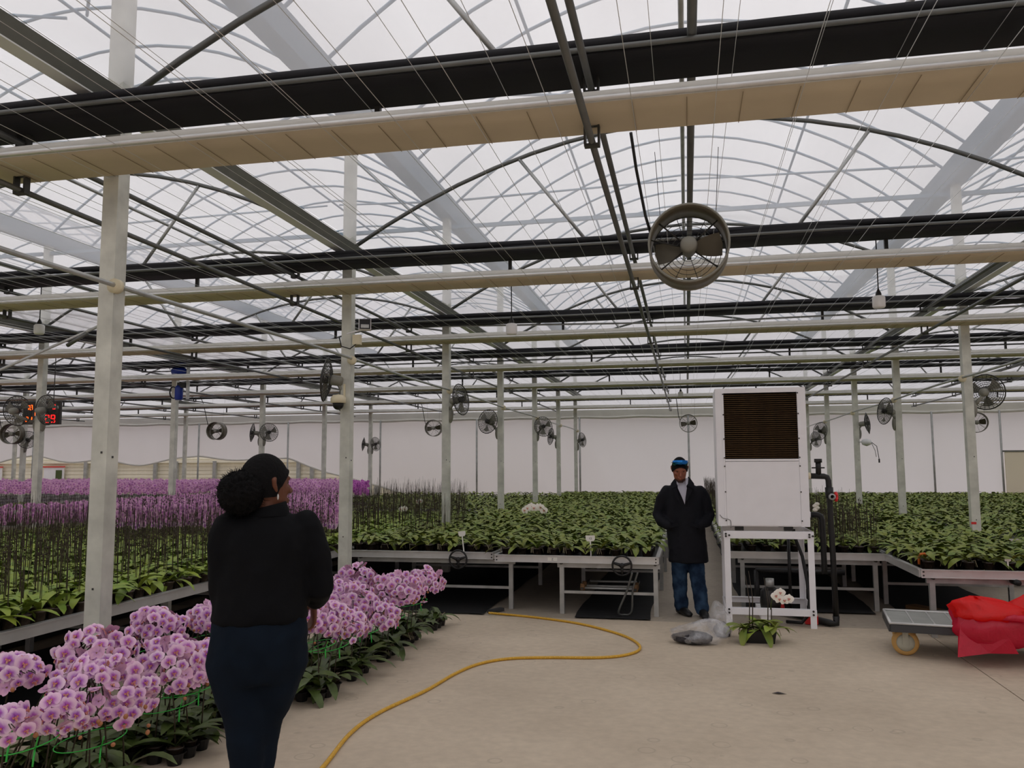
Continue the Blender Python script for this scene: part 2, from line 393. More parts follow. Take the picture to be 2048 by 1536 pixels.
# inner gutter beams, outer gutters along the rows
gm=MB().box((0,12.2,ZG-.04),(.11,36.4,.03)).mesh('inner_gutter',M['lit_zinc'])
gs=[MB().add([(s*.05,-6,ZG-.045),(s*.05,30.4,ZG-.045),(s*.105,30.4,ZG+.06),(s*.105,-6,ZG+.06),(s*.056,-6,ZG-.045),(s*.056,30.4,ZG-.045),(s*.111,30.4,ZG+.06),(s*.111,-6,ZG+.06)],[(0,1,2,3),(7,6,5,4),(0,3,7,4),(0,4,5,1),(1,5,6,2),(3,2,6,7)]).mesh('gutter_side',M['gutter_side']) for s in (-1,1)]  # sides in a darker zinc, their shade put into the colour
om=MB().add([(-.11,-6,5.74),(.11,-6,5.74),(.22,-6,5.95),(-.22,-6,5.95),(-.11,30,5.74),(.11,30,5.74),(.22,30,5.95),(-.22,30,5.95)],[(0,1,5,4),(1,2,6,5),(0,4,7,3),(0,3,2,1),(4,5,6,7)]).mesh('outer_gutter',M['outer_steel'])
GN=['over the outermost left post row','over the fifth post row','over the third post row at the left','over the row left of the pink benches','over the walkway post row','over the post row right of the cabinet','over the right end post row']
for i,x in enumerate(XS):
    g=obj('inner_gutter_beam',gm,None,(x,-.002*0,0)); tag(g,'long grey inner gutter beam '+GN[i],'beam','inner gutter beams')
    for q in gs: obj('gutter_side',q,g)
    o=obj('outer_gutter',om,None,(x,0,0)); tag(o,'wide blue-grey outer gutter above the film '+GN[i],'gutter','outer gutters')
# inner arches with web struts and bottom chord, one per frame and bay
def arc(z0,rise,n=18,half=3.83): return [(half*t,0,z0+rise*(1-t*t)) for t in [-1+2*i/n for i in range(n+1)]]
am=MB().tube(arc(4.2,1.2),.024,8).mesh('arch_pipe',M['dark_pipe'],True)
cm=MB().tube([(-3.8,0,4.07),(3.8,0,4.07)],.022,8).mesh('bottom_chord',M['dark_pipe'],True)
sm=[MB().tube([(s*1.85,0,5.12),(s*1.05,0,4.07)],[.02,.02],7).mesh('web_strut',M['galvanised'],True) for s in (-1,1)]
hg=[MB().box((s*1.93,-.1,3.9),(.035,.035,.3)).box((s*1.93,-.1,4.0),(.05,.05,.1)).mesh('curtain_hanger',M['dark_grey']) for s in (-1,1)]
BAYN={-5:'sixth bay to the left',-4:'fifth bay to the left',-3:'fourth bay to the left',-2:'third bay to the left',-1:'bay over the pink benches',0:'bay over the man',1:'bay at the right'}
for c in range(-4,2):
    for k,y in enumerate(YK):
        if c<-1 and k< -c-1: continue
        if c==1 and k<2: continue
        t=thing('roof_arch','curved inner roof arch with web struts, %s frame of the %s'%(orr(k),BAYN[c]),'arch',(MID+c*7.68,y,0),0,'inner roof arches')
        obj('arch_pipe',am,t); obj('bottom_chord',cm,t)
        for q in sm: obj('web_strut',q,t)
        for q in hg: obj('curtain_hanger',q,t)
# outer roof: hoops each metre, purlins, tie beams and braces
hm_=MB().tube(arc(5.9,1.7,16),.021,6).mesh('outer_hoop',M['outer_steel'],True)
for c in range(-3,2):
    for j in range(29):
        y=.833+j
        if (c<-1 and y<6) or (c==1 and y<9): continue
        h=obj('outer_hoop',hm_,None,(MID+c*7.68,y,0)); tag(h,'pale roof hoop above the film, %s from the front, %s'%(orr(j),BAYN[c]),'hoop','outer roof hoops of the '+BAYN[c])
tm=MB().box((0,0,5.6),(7.55,.06,.06)).mesh('outer_tie',M['outer_steel'])
for c in range(-4,2):
    for k,y in enumerate(YK):
        if c<-1 and k< -c-1: continue
        if c==1 and k<2: continue
        o=obj('outer_tie_beam',tm,None,(MID+c*7.68,y,0)); tag(o,'pale tie beam above the film, %s frame of the %s'%(orr(k),BAYN[c]),'beam','outer tie beams')
pu=MB().tube([(0,-5,0),(0,29.7,0)],.022,8).mesh('purlin',M['outer_steel'],True)
ip=MB().tube([(0,-5,0),(0,29.7,0)],.024,8).mesh('inner_purlin',M['galvanised'],True)
dp=MB().tube([(0,-3,0),(0,29,0)],.026,8).mesh('ridge_pipe',M['dark_pipe'],True)
for c in range(-3,2):
    cx=MID+c*7.68
    for dx,z,nm in ((0,7.56,'ridge'),(-1.92,7.14,'left slope'),(1.92,7.14,'right slope')):
        tag(obj('outer_purlin',pu,None,(cx+dx,0,z)),'pale purlin along the outer %s of the %s'%(nm,BAYN[c]),'purlin','outer purlins')
    tag(obj('inner_ridge_purlin',ip,None,(cx-.04,0,5.35)),'light pipe along the inner ridge of the '+BAYN[c],'purlin','inner ridge purlins')
    tag(obj('center_pipe',dp,None,(cx+.0,0,4.0)),'dark pipe under the arches along the middle of the '+BAYN[c],'pipe','middle pipes')
for c in (-1,0,1):
    for k in range(0,6):
        for s in (-1,1):
            y=YK[k]; b=MB().tube([(s*3.6,y,6.05),(s*.15,y+4,7.5)],.02,6).build('roof_brace',M['outer_steel'],None,True,(MID+c*7.68,0,0))
            tag(b,'diagonal brace above the film %s, frame %s of the %s'%('sloping left' if s<0 else 'sloping right',orr(k),BAYN[c]),'brace','roof braces')
# ------------------------------------------------------------------ curtains
def curtain(name,label,m,mpipe,yk,z,depth,thick,wav,seed,roll=None,k_=0):
    rr=random.Random(seed); x0,x1=-34,19; n=150
    ph=[rr.uniform(0,6) for _ in range(6)]
    sec=[(-depth,0),(-depth*.66,-.006),(-depth*.33,-.004),(0,0),(.0,thick*.55),(-depth*.3,thick*.95),(-depth*.7,thick),(-depth,thick*.6)]
    mb=MB(); v=[]
    for i in range(n+1):
        x=x0+(x1-x0)*i/n
        a=wav*(abs(math.sin(x*PI/3.86*1.0+ph[0]))-.5)+wav*.5*math.sin(x*2.7+ph[1])
        b=wav*(abs(math.sin(x*PI/2.9+ph[2]))-.5)
        for j,(dy,dz) in enumerate(sec):
            w=a if j>=4 else -abs(b)*.6*(1 if j in (1,2) else .5)
            v.append((x,yk-.075+dy+wav*.3*math.sin(x*1.9+ph[3]+j),z+dz+w))
    k=len(sec); f=[(i*k+j,i*k+(j+1)%k,(i+1)*k+(j+1)%k,(i+1)*k+j) for i in range(n) for j in range(k)]
    mb.add(v,f); mb.m=[0 if q%k<3 else 1 for q in range(n*k)]; o=mb.build(name,[m,roll or m],None,True); tag(o,label,'curtain')
    for q,p in enumerate(o.data.polygons): p.use_smooth=q%k not in (2,3,7)
    MB().tube([(x0,yk-.075-depth-.012,z+thick*.35),(x1,yk-.075-depth-.012,z+thick*.35)],.016,8).build('leading_bar',mpipe,o,True)
    if name=='beige_curtain' and k_<3:
        sb=MB(); x=-13.0
        while x<9: sb.box((x,yk-.075-depth/2,z-.011),(.004,depth*.94,.002)); x+=.29
        q_=sb.build('dark_wire_strips',M['wire_line'],o); q_['kind']='stuff'  # added dark strips standing in for the backlit support wires below
    if roll:
        MB().tube([(x0+(x1-x0)*i/60,yk-.09-depth*.8,z+thick*1.35+.006*math.sin(i*1.3)) for i in range(61)],.034,8).build('cloth_fold',roll,o,True)
    return o
for k,y in enumerate(YK):
    curtain('black_curtain','bunched black shade curtain across the roof, %s from the front'%orr(k),M['black_cloth'],M['dark_pipe'],y,3.935,.40-.004*k,.07,.012 if k==0 else .05,k,M['black_cloth'])
    curtain('beige_curtain','bunched beige screen curtain across the roof, %s from the front'%orr(k),M['beige_cloth'],M['aluminium'],y,3.645,.43,.05,.006 if k==0 else .012,50+k,M['lit_fold_cloth'],k)
# curtain drive pipes
XD=[-.49+HALF*n for n in range(-8,4)]
p1=MB().tube([(0,-3,0),(0,29,0)],.021,8).mesh('drive_pipe',M['dark_pipe'],True)
cl=MB().box((-.04,0,.045),(.012,.05,.12)).box((.04,0,.045),(.012,.05,.12)).box((0,0,-.02),(.09,.05,.014)).box((0,0,.1),(.09,.03,.012)).mesh('curtain_clamp',M['dark_grey'])
for n,x in enumerate(XD):
    for z,nm,dx in ((3.545,'beige',0),(3.865,'black',.0)):
        d=obj('drive_pipe',p1,None,(x+dx,0,z)); tag(d,'long grey drive pipe of the %s curtains, %s from the right end'%(nm,orr(len(XD)-1-n)),'pipe','curtain drive pipes')
        for k,y in enumerate(YK): obj('curtain_clamp',cl,d,(0,y-.2,.0))
wm=MB().tube([(0,-3,0),(0,29.3,0)],.0021,3,False).mesh('support_wire',M['wire'])
wi=-1; x=-13.0
while x<8.5:
    wi+=1
    for z,nm in ((3.62,'lower'),(3.915,'upper')):
        w=obj('support_wire',wm,None,(x+(.11 if z>3.8 else 0),0,z)); tag(w,'thin taut %s curtain wire along the house, %s from the left end'%(nm,orr(wi)),'wire','%s curtain support wires'%nm)
    x+=.44
# conduits along the post rows and across
for x,nm in ((-3.70,'left'),(3.87,'right')):
    pts=[(x,y,2.9+.01*math.sin(y)) for y in np.arange(-1,29.1,1.0)]
    c=MB().tube(pts,.017,8).build('conduit',M['galvanised'],None,True); tag(c,'grey wiring conduit strapped along the %s post row'%('walkway' if nm=='left' else 'right-hand'),'conduit')
    for y in YK: MB().lathe([(.0,0),(.05,0),(.05,.045),(0,.045)],12,(x,y-.04,2.885),Matrix.Rotation(PI/2,3,'X')).build('junction_disc',M['cam_cream'],c,True)
c=MB().tube([(-8,12.72,3.96),(-3.7,12.72,3.93),(.2,12.72,3.84),(3.9,12.72,3.88),(8,12.72,3.92)],.014,8).build('cross_conduit',M['galvanised'],None,True); tag(c,'thin conduit crossing the roof above the third beige curtain','conduit')
c=MB().tube([(-12,16.72,3.86),(-3.7,16.72,3.86),(8,16.72,3.88)],.014,8).build('cross_conduit',M['dark_pipe'],None,True); tag(c,'thin dark conduit crossing the roof above the fourth beige curtain','conduit')
c=MB().tube([(-3.84,4.83,2.64),(-11.3,4.83,-.05+.0)],.010,8).build('brace_rod',M['galvanised'],None,True); tag(c,'steel tension rod slanting down from the nearest big post','rod')
MB().tube([(-3.95,4.83,2.59),(-4.1,4.83,2.508)],.014,8).build('turnbuckle',M['dark_pipe'],c,True)
# ------------------------------------------------------------------ benches
def bench(x0,x1,y0,y1,label,legs,gapx=None,tag_name=None):
    z=.66; b=thing('growing_bench',label,'bench',((x0+x1)/2,y0,0),0,'growing benches'); ox,oy=(x0+x1)/2,y0
    w=x1-x0; ln=y1-y0
    def rail(a,c,name='side_rail'):
        # channel with a bright upper lip
        ax,ay=a; cx,cy=c; d=Vector((cx-ax,cy-ay,0)); L=d.length
        mb=MB(); 
        if abs(d.x)>abs(d.y): mb.box((ax+d.x/2,ay,z-.038),(L,.025,.076)).box((ax+d.x/2,ay-.008,z+.0),(L,.045,.008)).box((ax+d.x/2,ay-.006,z-.074),(L,.04,.006))
        else: mb.box((ax,ay+d.y/2,z-.038),(.025,L,.076)).box((ax,ay+d.y/2,z),(.045,L,.008))
        return mb.build(name,M['aluminium'],b)
    rail((-w/2,.012),(w/2,.012),'end_rail'); rail((-w/2,ln),(w/2,ln),'end_rail')
    rail((-w/2,.03),(-w/2,ln-.03)); rail((w/2,.03),(w/2,ln-.03))
    segs=[(-w/2+.02,w/2-.02)]
    if gapx is not None: g=gapx-ox; segs=[(-w/2+.02,g-.075),(g+.075,w/2-.02)]
    for a,c in segs: MB().box(((a+c)/2,ln/2,z-.035),(c-a,ln-.08,.012)).build('tray_floor',M['black_plastic'],b)
    bolt=MB().tube([(0,-.012,0),(0,0,0)],.008,8).mesh('bolt',M['dark_grey'])
    for s in (-1,1):
        for dz in (-.02,-.055): obj('bolt',bolt,b,(s*(w/2-.02),0,z+dz))
    leg=MB().box((0,0,.275),(.05,.05,.55)).mesh('leg',M['galvanised'])
    y=.12
    while y<ln-.3 and y<12:
        for lx in legs: obj('leg',leg,b,(lx-ox,y,0))
        a,c=min(legs)-ox,max(legs)-ox
        mb=MB().box(((a+c)/2,y,.545),(c-a+.1,.045,.05)); mb.build('cross_beam',M['galvanised'],b)
        MB().box(((a+c)/2,y,.245),(c-a,.03,.03)).build('lower_rail',M['galvanised'],b)
        y+=2.0
    for lx in (min(legs),max(legs)): MB().tube([(lx-ox,.05,.575),(lx-ox,ln-.1,.575)],.018,8).build('roller_pipe',M['dark_pipe'],b,True)
    return b
BA=(-4.13,-2.26,9.66,28.6); BB=(-2.19,-.34,9.45,28.6); BC=(.45,2.23,10.25,28.6); BD=(2.20,3.86,8.8,28.6)
BE=(-6.06,-4.21,2.6,16.3); BF=(-8.0,-6.13,2.6,16.3); BG=(-9.95,-8.08,2.6,16.3)
bA=bench(*BA,'aluminium growing bench of leafy orchids between the walkway post and its neighbour bench',[-3.95,-2.07],gapx=-3.775)
bB=bench(*BB,'aluminium growing bench of leafy orchids ending beside the man',[-1.43,-.37])
bC=bench(*BC,'aluminium growing bench behind the white cabinet',[.62,2.10])
bD=bench(*BD,'aluminium growing bench at the right, standing forward behind the trolley',[2.32,3.7])
bE=bench(*BE,'aluminium growing bench of spiked orchids beside the big walkway post',[-5.95,-4.55])
bF=bench(*BF,'second growing bench in from the walkway at the left',[-7.9,-6.3])
bG=bench(*BG,'third growing bench in from the walkway at the left',[-9.8,-8.2])
for n,x in enumerate((4.05,5.98,7.9,9.82)): bench(x,x+1.82,12.5,28.6,'far growing bench of leafy orchids at the right side, %s outward from the post row'%orr(n),[x+.1,x+1.7])
for n,x in enumerate((-6.06,-8.0,-9.95,-13.5,-15.45,-17.4,-21,-23,-25,-28,-30)): bench(x,x+1.85,17.6,28.4,'far bench of pink orchids beyond the cross aisle, %s from the walkway'%orr(n),[x+.1,x+1.7])
def hand_wheel(p,par,loc):
    h=MB(); rr=.105
    h.tube([(rr*math.cos(a),0,rr*math.sin(a)) for a in [2*PI*i/28 for i in range(28)]],.011,8,closed=True)
    h.lathe([(0,-.02),(.028,-.02),(.028,.02),(0,.02)],12,(0,0,0),Matrix.Rotation(PI/2,3,'X'))
    for a in (.3,PI-.3,-PI/2):
        h.tube([(0,0,0),(rr*math.cos(a),0,rr*math.sin(a))],[.022,.012],6)
    h.tube([(0,0,0),(0,.12,0)],.014,8)
    return h.build('hand_wheel',M['black_plastic'],par,True,loc)
hand_wheel(None,bA,(-2.665-(BA[0]+BA[1])/2,-.09,.585)); hand_wheel(None,bB,(-.728-(BB[0]+BB[1])/2,-.09,.575))
MB().tube([(0,0,0),(0,.3,0)],.028,10).build('roller_handle',M['black_plastic'],bD,True,(.0,-.06,.56))
# black ground cloth under the benches
for n,(x0,x1,y0,y1,nm) in enumerate([(-3.9,-2.3,9.32,28,'under the bench left of the yellow hose end'),(-1.26,-.43,9.3,28,'under the bench beside the man'),(.6,2.05,10.1,28,'under the bench behind the cabinet'),(2.33,3.6,9.05,28,'under the bench behind the trolley'),(-5.9,-4.45,2.6,16,'under the left bench of spiked orchids'),(-7.9,-6.2,2.6,16,'under the second left bench')]):
    mb=MB(); nx,ny=8,40; v=[]
    for j in range(ny+1):
        for i in range(nx+1):
            xx=x0+(x1-x0)*i/nx; yy=y0+(y1-y0)*(j/ny)**1.6
            v.append((xx+.015*math.sin(yy*3),yy+.01*math.sin(xx*17),.006+.012*abs(math.sin(xx*9+yy*4))*abs(math.sin(yy*7))))
    mb.add(v,[(j*(nx+1)+i,j*(nx+1)+i+1,(j+1)*(nx+1)+i+1,(j+1)*(nx+1)+i) for j in range(ny) for i in range(nx)])
    tag(mb.build('ground_cloth',M['ground_cloth'],None,True),'black weed cloth on the ground '+nm,'cloth')
# ------------------------------------------------------------------ plants: shapes
def leaf_arr(L,wd,a0,curl,fold=.25,seg=6):
    v=[];x=z=0;prev=0
    for i in range(seg+1):
        t=i/seg; a=a0-curl*t
        if i: x+=L/seg*math.cos(a); z+=L/seg*math.sin(a)
        w=wd/2*min(1,(t+.06)**.5*1.25)*max(0,1-t**3.2)**.55 if i<seg else wd*.04
        lift=fold*w
        nx,nz=-math.sin(a),math.cos(a)
        for s in (-1,0,1): v.append((x+nx*lift*abs(s),s*w,z+nz*lift*abs(s)))
    f=[(i*3+j,i*3+j+1,i*3+4+j,i*3+3+j) for i in range(seg) for j in (0,1)]
    return np.array(v,np.float64),f
LEAVES=[leaf_arr(*a) for a in [(.20,.062,1.0,1.25),(.23,.066,.8,1.1),(.21,.07,.55,.9),(.24,.064,1.1,1.7),(.17,.062,.7,1.6),(.25,.07,.45,1.3)]]
def leaf_meshes(m): 
    out=[]
    for v,f in LEAVES:
        b=MB(); b.add(v.tolist(),f); out.append(b.mesh('leaf',m,True))
    return out
LM={k:leaf_meshes(M[k]) for k in ('leaf','leaf_bright','leaf_dark')}
def pot_mesh(r,h,m,mat_):
    b=MB(); b.lathe([(r*.74,0),(r*.98,h*.9),(r*1.06,h*.9),(r*1.06,h),(r*.95,h),(r*.9,h*.86)],12); b.add([(r*.74*math.cos(2*PI*i/12),r*.74*math.sin(2*PI*i/12),0) for i in range(12)],[tuple(range(12))[::-1]])
    return b.mesh('pot',mat_,True)
def media_mesh(r,h):
    b=MB(); n=12; rr=random.Random(3)
    v=[(0,0,h*.95)]+[(r*.6*math.cos(2*PI*i/n),r*.6*math.sin(2*PI*i/n),h*(.9+.12*rr.random())) for i in range(n)]+[(r*.92*math.cos(2*PI*i/n),r*.92*math.sin(2*PI*i/n),h*.86) for i in range(n)]
    b.add(v,[(0,1+i,1+(i+1)%n) for i in range(n)]+[(1+i,1+n+i,1+n+(i+1)%n,1+(i+1)%n) for i in range(n)]); return b.mesh('potting_bark',M['bark'])
POT={'brown':pot_mesh(.055,.1,0,M['pot_brown']),'clear':pot_mesh(.046,.095,0,M['pot_clear']),'small':pot_mesh(.047,.085,0,M['pot_brown'])}
MEDIA={'brown':media_mesh(.055,.1),'clear':media_mesh(.046,.095),'small':media_mesh(.047,.085)}
PH={'brown':.1,'clear':.095,'small':.085}
def rootm():
    b=MB(); rr=random.Random(11)
    for i in range(5):
        a=rr.uniform(0,6.28); b.tube([(.02*math.cos(a),.02*math.sin(a),.1),(.06*math.cos(a),.06*math.sin(a),.115),(.075*math.cos(a+.3),.075*math.sin(a+.3),.05)],.003,4,False)
    return b.mesh('aerial_root',M['root'],True)
ROOT=rootm()
def potted(name,label,cat,group,loc,pot,leafm,nl,sc,rr,roots=False,az0=None):
    t=thing(name,label,cat,loc,0,group)
    obj('pot',POT[pot],t); obj('potting_bark',MEDIA[pot],t)
    az=rr.uniform(0,PI) if az0 is None else az0
    for i in range(nl):
        obj('leaf',LM[leafm][rr.randrange(6)],t,(0,0,PH[pot]-.004+.008*i/nl),(rr.uniform(-.15,.15),rr.uniform(-.25,.1),az+PI*i+rr.uniform(-.7,.7)),sc*rr.uniform(.8,1.12))
    if roots: obj('aerial_root',ROOT,t,None,(0,0,rr.uniform(0,6)))
    return t
SPK=[]
rr=random.Random(5)
for i in range(6):
    b=MB(); h=rr.uniform(.42,.56); dx,dy=rr.uniform(-.04,.04),rr.uniform(-.04,.04)
    pts=[(0,0,0),(dx*.3,dy*.3,h*.5),(dx*.7,dy*.7,h*.85),(dx*1.2,dy*1.2,h)]
    b.tube(pts,[.0032,.0028,.0024,.0015],5)
    for j in range(5):
        t=.6+.09*j; b.ball((dx*t+rr.uniform(-.01,.01),dy*t+rr.uniform(-.01,.01),h*t),(.006,.006,.009),5,4)
    b.tube([(.012,0,0),(.012,0,h*.8)],.0022,4)
    SPK.append((b,b.mesh('flower_spike',M['stem'])))
# flower: five tepals, colour by distance from the centre
def flower_data(R_,seg=7,kind='pink'):
    v=[];f=[];c=[]
    def tepal(ang,L,wd,cup):
        o=len(v); cols=3
        for i in range(seg+1):
            t=i/seg; w=wd/2*math.sin(PI*min(1,(t*.86+.14)))**.62 if i<seg else wd*.06
            for s in (-1,0,1):
                x=s*w; y=.1*L+t*L*.9; z=cup*(t*t)*L - .12*abs(s)*w
                a=ang; v.append((x*math.cos(a)-y*math.sin(a),x*math.sin(a)+y*math.cos(a),z))
                d=math.hypot(t,.5*abs(s)*w/wd*2)
                k=min(1,max(0,(d-.2)/.58)); e=abs(s)*.35*(t>.25)
                k=min(1,k+e); c.append(k)
        for i in range(seg):
            for j in (0,1): f.append((o+i*3+j,o+i*3+j+1,o+i*3+4+j,o+i*3+3+j))
    tepal(0,R_*1.0,R_*.8,-.12); tepal(2.35,R_*.95,R_*.72,-.12); tepal(-2.35,R_*.95,R_*.72,-.12)
    for i in range(len(v)): v[i]=(v[i][0],v[i][1],v[i][2]-.003)
    tepal(1.32,R_*1.06,R_*1.25,-.05); tepal(-1.32,R_*1.06,R_*1.25,-.05)
    return v,f,c
def flower_mesh(name,R_,c0,c1,seg=7,m='petal'):
    v,f,c=flower_data(R_,seg); b=MB(); b.add(v,f); me=b.mesh(name,M[m],True)
    a=me.color_attributes.new('Col','FLOAT_COLOR','POINT'); A,B=lin(c0),lin(c1); buf=[]
    for k in c:
        k=k*k*(3-2*k); buf+=[A[i]+(B[i]-A[i])*k for i in range(3)]+[1]
    a.data.foreach_set('color',buf); return me
FL=[flower_mesh('flower',.043,'a848bc','f2d4e8'),flower_mesh('flower',.043,'b655bb','f0cbe2'),flower_mesh('flower',.041,'a44cba','eec6e2'),flower_mesh('flower',.042,'cf9cc6','e4b4d0')]
FLM=flower_mesh('flower',.043,'a52fb0','d678d2'); FLW=flower_mesh('flower',.045,'f4efe0','f6f3ea')
FLF=[flower_mesh('flower',.042,'b86ab6','e8b6d8',3),flower_mesh('flower',.042,'a45aa6','d9a0cc',3)]
lb=MB(); lb.ball((0,-.006,.008),(.006,.012,.006),6,5); lb.ball((-.008,.002,.007),(.005,.006,.004),5,4); lb.ball((.008,.002,.007),(.005,.006,.004),5,4)
LIP=lb.mesh('lip',M['lip'],True)
BUD=MB().ball((0,0,0),(.011,.011,.014),8,6).mesh('bud',M['bud'],True)
def face(o,n,roll=0):
    q=Vector(n).normalized().to_track_quat('Z','Y'); o.rotation_euler=(q@Quaternion((0,0,1),roll)).to_euler()
# ------------------------------------------------------------------ plants on the benches
def grid(x0,x1,y0,y1,sp): 
    nx=max(1,int((x1-x0)/sp)); ny=int((y1-y0)/sp)
    return [(i,j,x0+(i+.5)*(x1-x0)/nx,y0+(j+.5)*sp) for j in range(ny) for i in range(nx)]
def stuff(name,label,parts,kindmats,smooth=True,cat=None):
    """parts: list of (verts Nx3 array, quads list, material index, colour list or None)"""
    V=np.concatenate([p[0] for p in parts]); off=0; F=[]; MI=[]; C=[]
    for v,f,mi,c in parts:
        F.append(np.asarray(f)+off); MI.append(np.full(len(f),mi)); off+=len(v); C.append(c if c is not None else np.ones((len(v),4)))
    F=np.concatenate(F).astype(np.int32); MI=np.concatenate(MI).astype(np.int32)
    me=bpy.data.meshes.new(name); me.vertices.add(len(V)); me.vertices.foreach_set('co',V.ravel())
    me.loops.add(F.size); me.loops.foreach_set('vertex_index',F.ravel()); me.polygons.add(len(F))
    me.polygons.foreach_set('loop_start',np.arange(0,F.size,4,dtype=np.int32))
    for m in kindmats: me.materials.append(m)
    me.polygons.foreach_set('material_index',MI)
    if smooth: me.polygons.foreach_set('use_smooth',np.ones(len(F),bool))
    a=me.color_attributes.new('Col','FLOAT_COLOR','POINT'); a.data.foreach_set('color',np.concatenate(C).astype(np.float32).ravel())
    me.update(); me.validate()
    o=obj(name,me); tag(o,label,cat,None,'stuff'); return o
def xf(v,loc,e,s):
    m=np.array(Euler(e).to_matrix())*s; return v@m.T+np.array(loc)
LOWLEAF=[leaf_arr(*a,seg=3) for a in [(.20,.062,1.0,1.25),(.23,.066,.8,1.1),(.21,.07,.55,.9),(.24,.064,1.1,1.7),(.17,.062,.7,1.6),(.25,.07,.45,1.3)]]
def far_leaves(parts,x,y,z,n,sc,rr,mi=0):
    az=rr.uniform(0,PI)
    for i in range(n):
        v,f=LOWLEAF[rr.randrange(6)]
        parts.append((xf(v,(x,y,z),(rr.uniform(-.2,.2),rr.uniform(-.25,.1),az+PI*i+rr.uniform(-.7,.7)),sc*rr.uniform(.8,1.15)),f,mi,None))
SPQ=[]
for h,dx,dy in ((.5,.03,0),(.46,-.03,.02),(.54,0,-.03)):
    r=.0030; v=[];f=[]
    for i,(t,q) in enumerate(((0,1),(.5,.9),(.8,.8),(1,.4))):
        for a in (0,2.09,4.19): v.append((dx*t*t+r*q*math.cos(a),dy*t*t+r*q*math.sin(a),h*t))
    for i in range(3):
        for j in range(3): f.append((i*3+j,i*3+(j+1)%3,i*3+3+(j+1)%3,i*3+3+j))
    SPQ.append((np.array(v),f))
LF=[]
for me in FLF:
    v=np.array([p.co for p in me.vertices]); f=[tuple(p.vertices) for p in me.polygons]; c=np.zeros(len(v)*4,np.float32); me.color_attributes['Col'].data.foreach_get('color',c); LF.append((v,f,c.reshape(-1,4)))
ZT=.63
rr=random.Random(21)
def nearpost(x,y):
    return any(abs(x-px)<.13 and abs(y-py)<.13 for px in (-3.775,3.945) for py in YK)
def fill_leafy(B,nm,rows_ind,sp,leafm,grp,spikes=None):
    parts=[]; pts=grid(B[0]+.03,B[1]-.03,B[2]+.06,B[3]-.05,sp); ncol=max(p[0] for p in pts)+1
    for i,j,x,y in pts:
        if nearpost(x,y): continue
        x+=rr.uniform(-.015,.015); y+=rr.uniform(-.015,.015)
        if j<rows_ind:
            lab='green orchid, %s from the left, %s row of %s'%(orr(i),'front' if j==0 else orr(j),nm)
            potted('leafy_orchid',lab,'orchid',grp,(x,y,ZT),'brown',leafm,6,1.14,rr,j==0 and rr.random()<.6)
        else:
            far_leaves(parts,x,y,ZT+.098,5 if y<18 else 4,1.14,rr)
            if spikes and spikes(x,y):
                for q in range(2):
                    v,f=SPQ[rr.randrange(3)]; parts.append((xf(v,(x+rr.uniform(-.03,.03),y+rr.uniform(-.03,.03),ZT+.09),(0,0,rr.uniform(0,6)),rr.uniform(.85,1.1)),f,1,None))
    return parts
P_=[]
P_+=fill_leafy(BA,'the walkway-post bench',6,.168,'leaf','leafy orchids on the bench next to the walkway post',lambda x,y:x/y<-.27 and y>10.8 and rr.random()<(.9 if x<-3.4 and y<15 else .35))
P_+=fill_leafy(BB,'the bench beside the man',7,.168,'leaf','leafy orchids on the bench beside the man')
P_+=fill_leafy(BD,'the bench behind the trolley',9,.168,'leaf','leafy orchids on the bench behind the trolley')
for x in (4.05,5.98,7.9,9.82): P_+=fill_leafy((x,x+1.82,12.5,28.6),'',0,.18,'leaf','')
# the bench behind the cabinet: spiked plants in front
cnt=0
def spiked(x,y,lab,grp,leafm,pot,nl,sc,nsp):
    t=potted('spiked_orchid',lab,'orchid',grp,(x,y,ZT),pot,leafm,nl,sc,rr)
    for q in range(nsp): obj('flower_spike',SPK[rr.randrange(6)][1],t,(rr.uniform(-.015,.015),rr.uniform(-.015,.015),.09),(0,0,rr.uniform(0,6.28)),rr.uniform(.9,1.1))
    return t
for i,j,x,y in grid(BC[0]+.03,BC[1]-.03,BC[2]+.06,BC[3]-.05,.168):
    if j<7:
        spiked(x,y,'dark-spiked orchid, %s from the left, %s row behind the cabinet'%(orr(i),'front' if j==0 else orr(j)),'spiked orchids behind the cabinet','leaf','brown',5,1.0,2)
    else:
        far_leaves(P_,x,y,ZT+.098,4,1.05,rr)
        if y<15 or x<.8:
            for q in range(2):
                v,f=SPQ[rr.randrange(3)]; P_.append((xf(v,(x+rr.uniform(-.03,.03),y,ZT+.09),(0,0,rr.uniform(0,6)),rr.uniform(.9,1.2)),f,1,None))
stuff('leafy_orchid_mass','dense green orchid foliage filling the benches toward the white back wall',P_,[M['leaf'],M['stem']],cat='orchids')
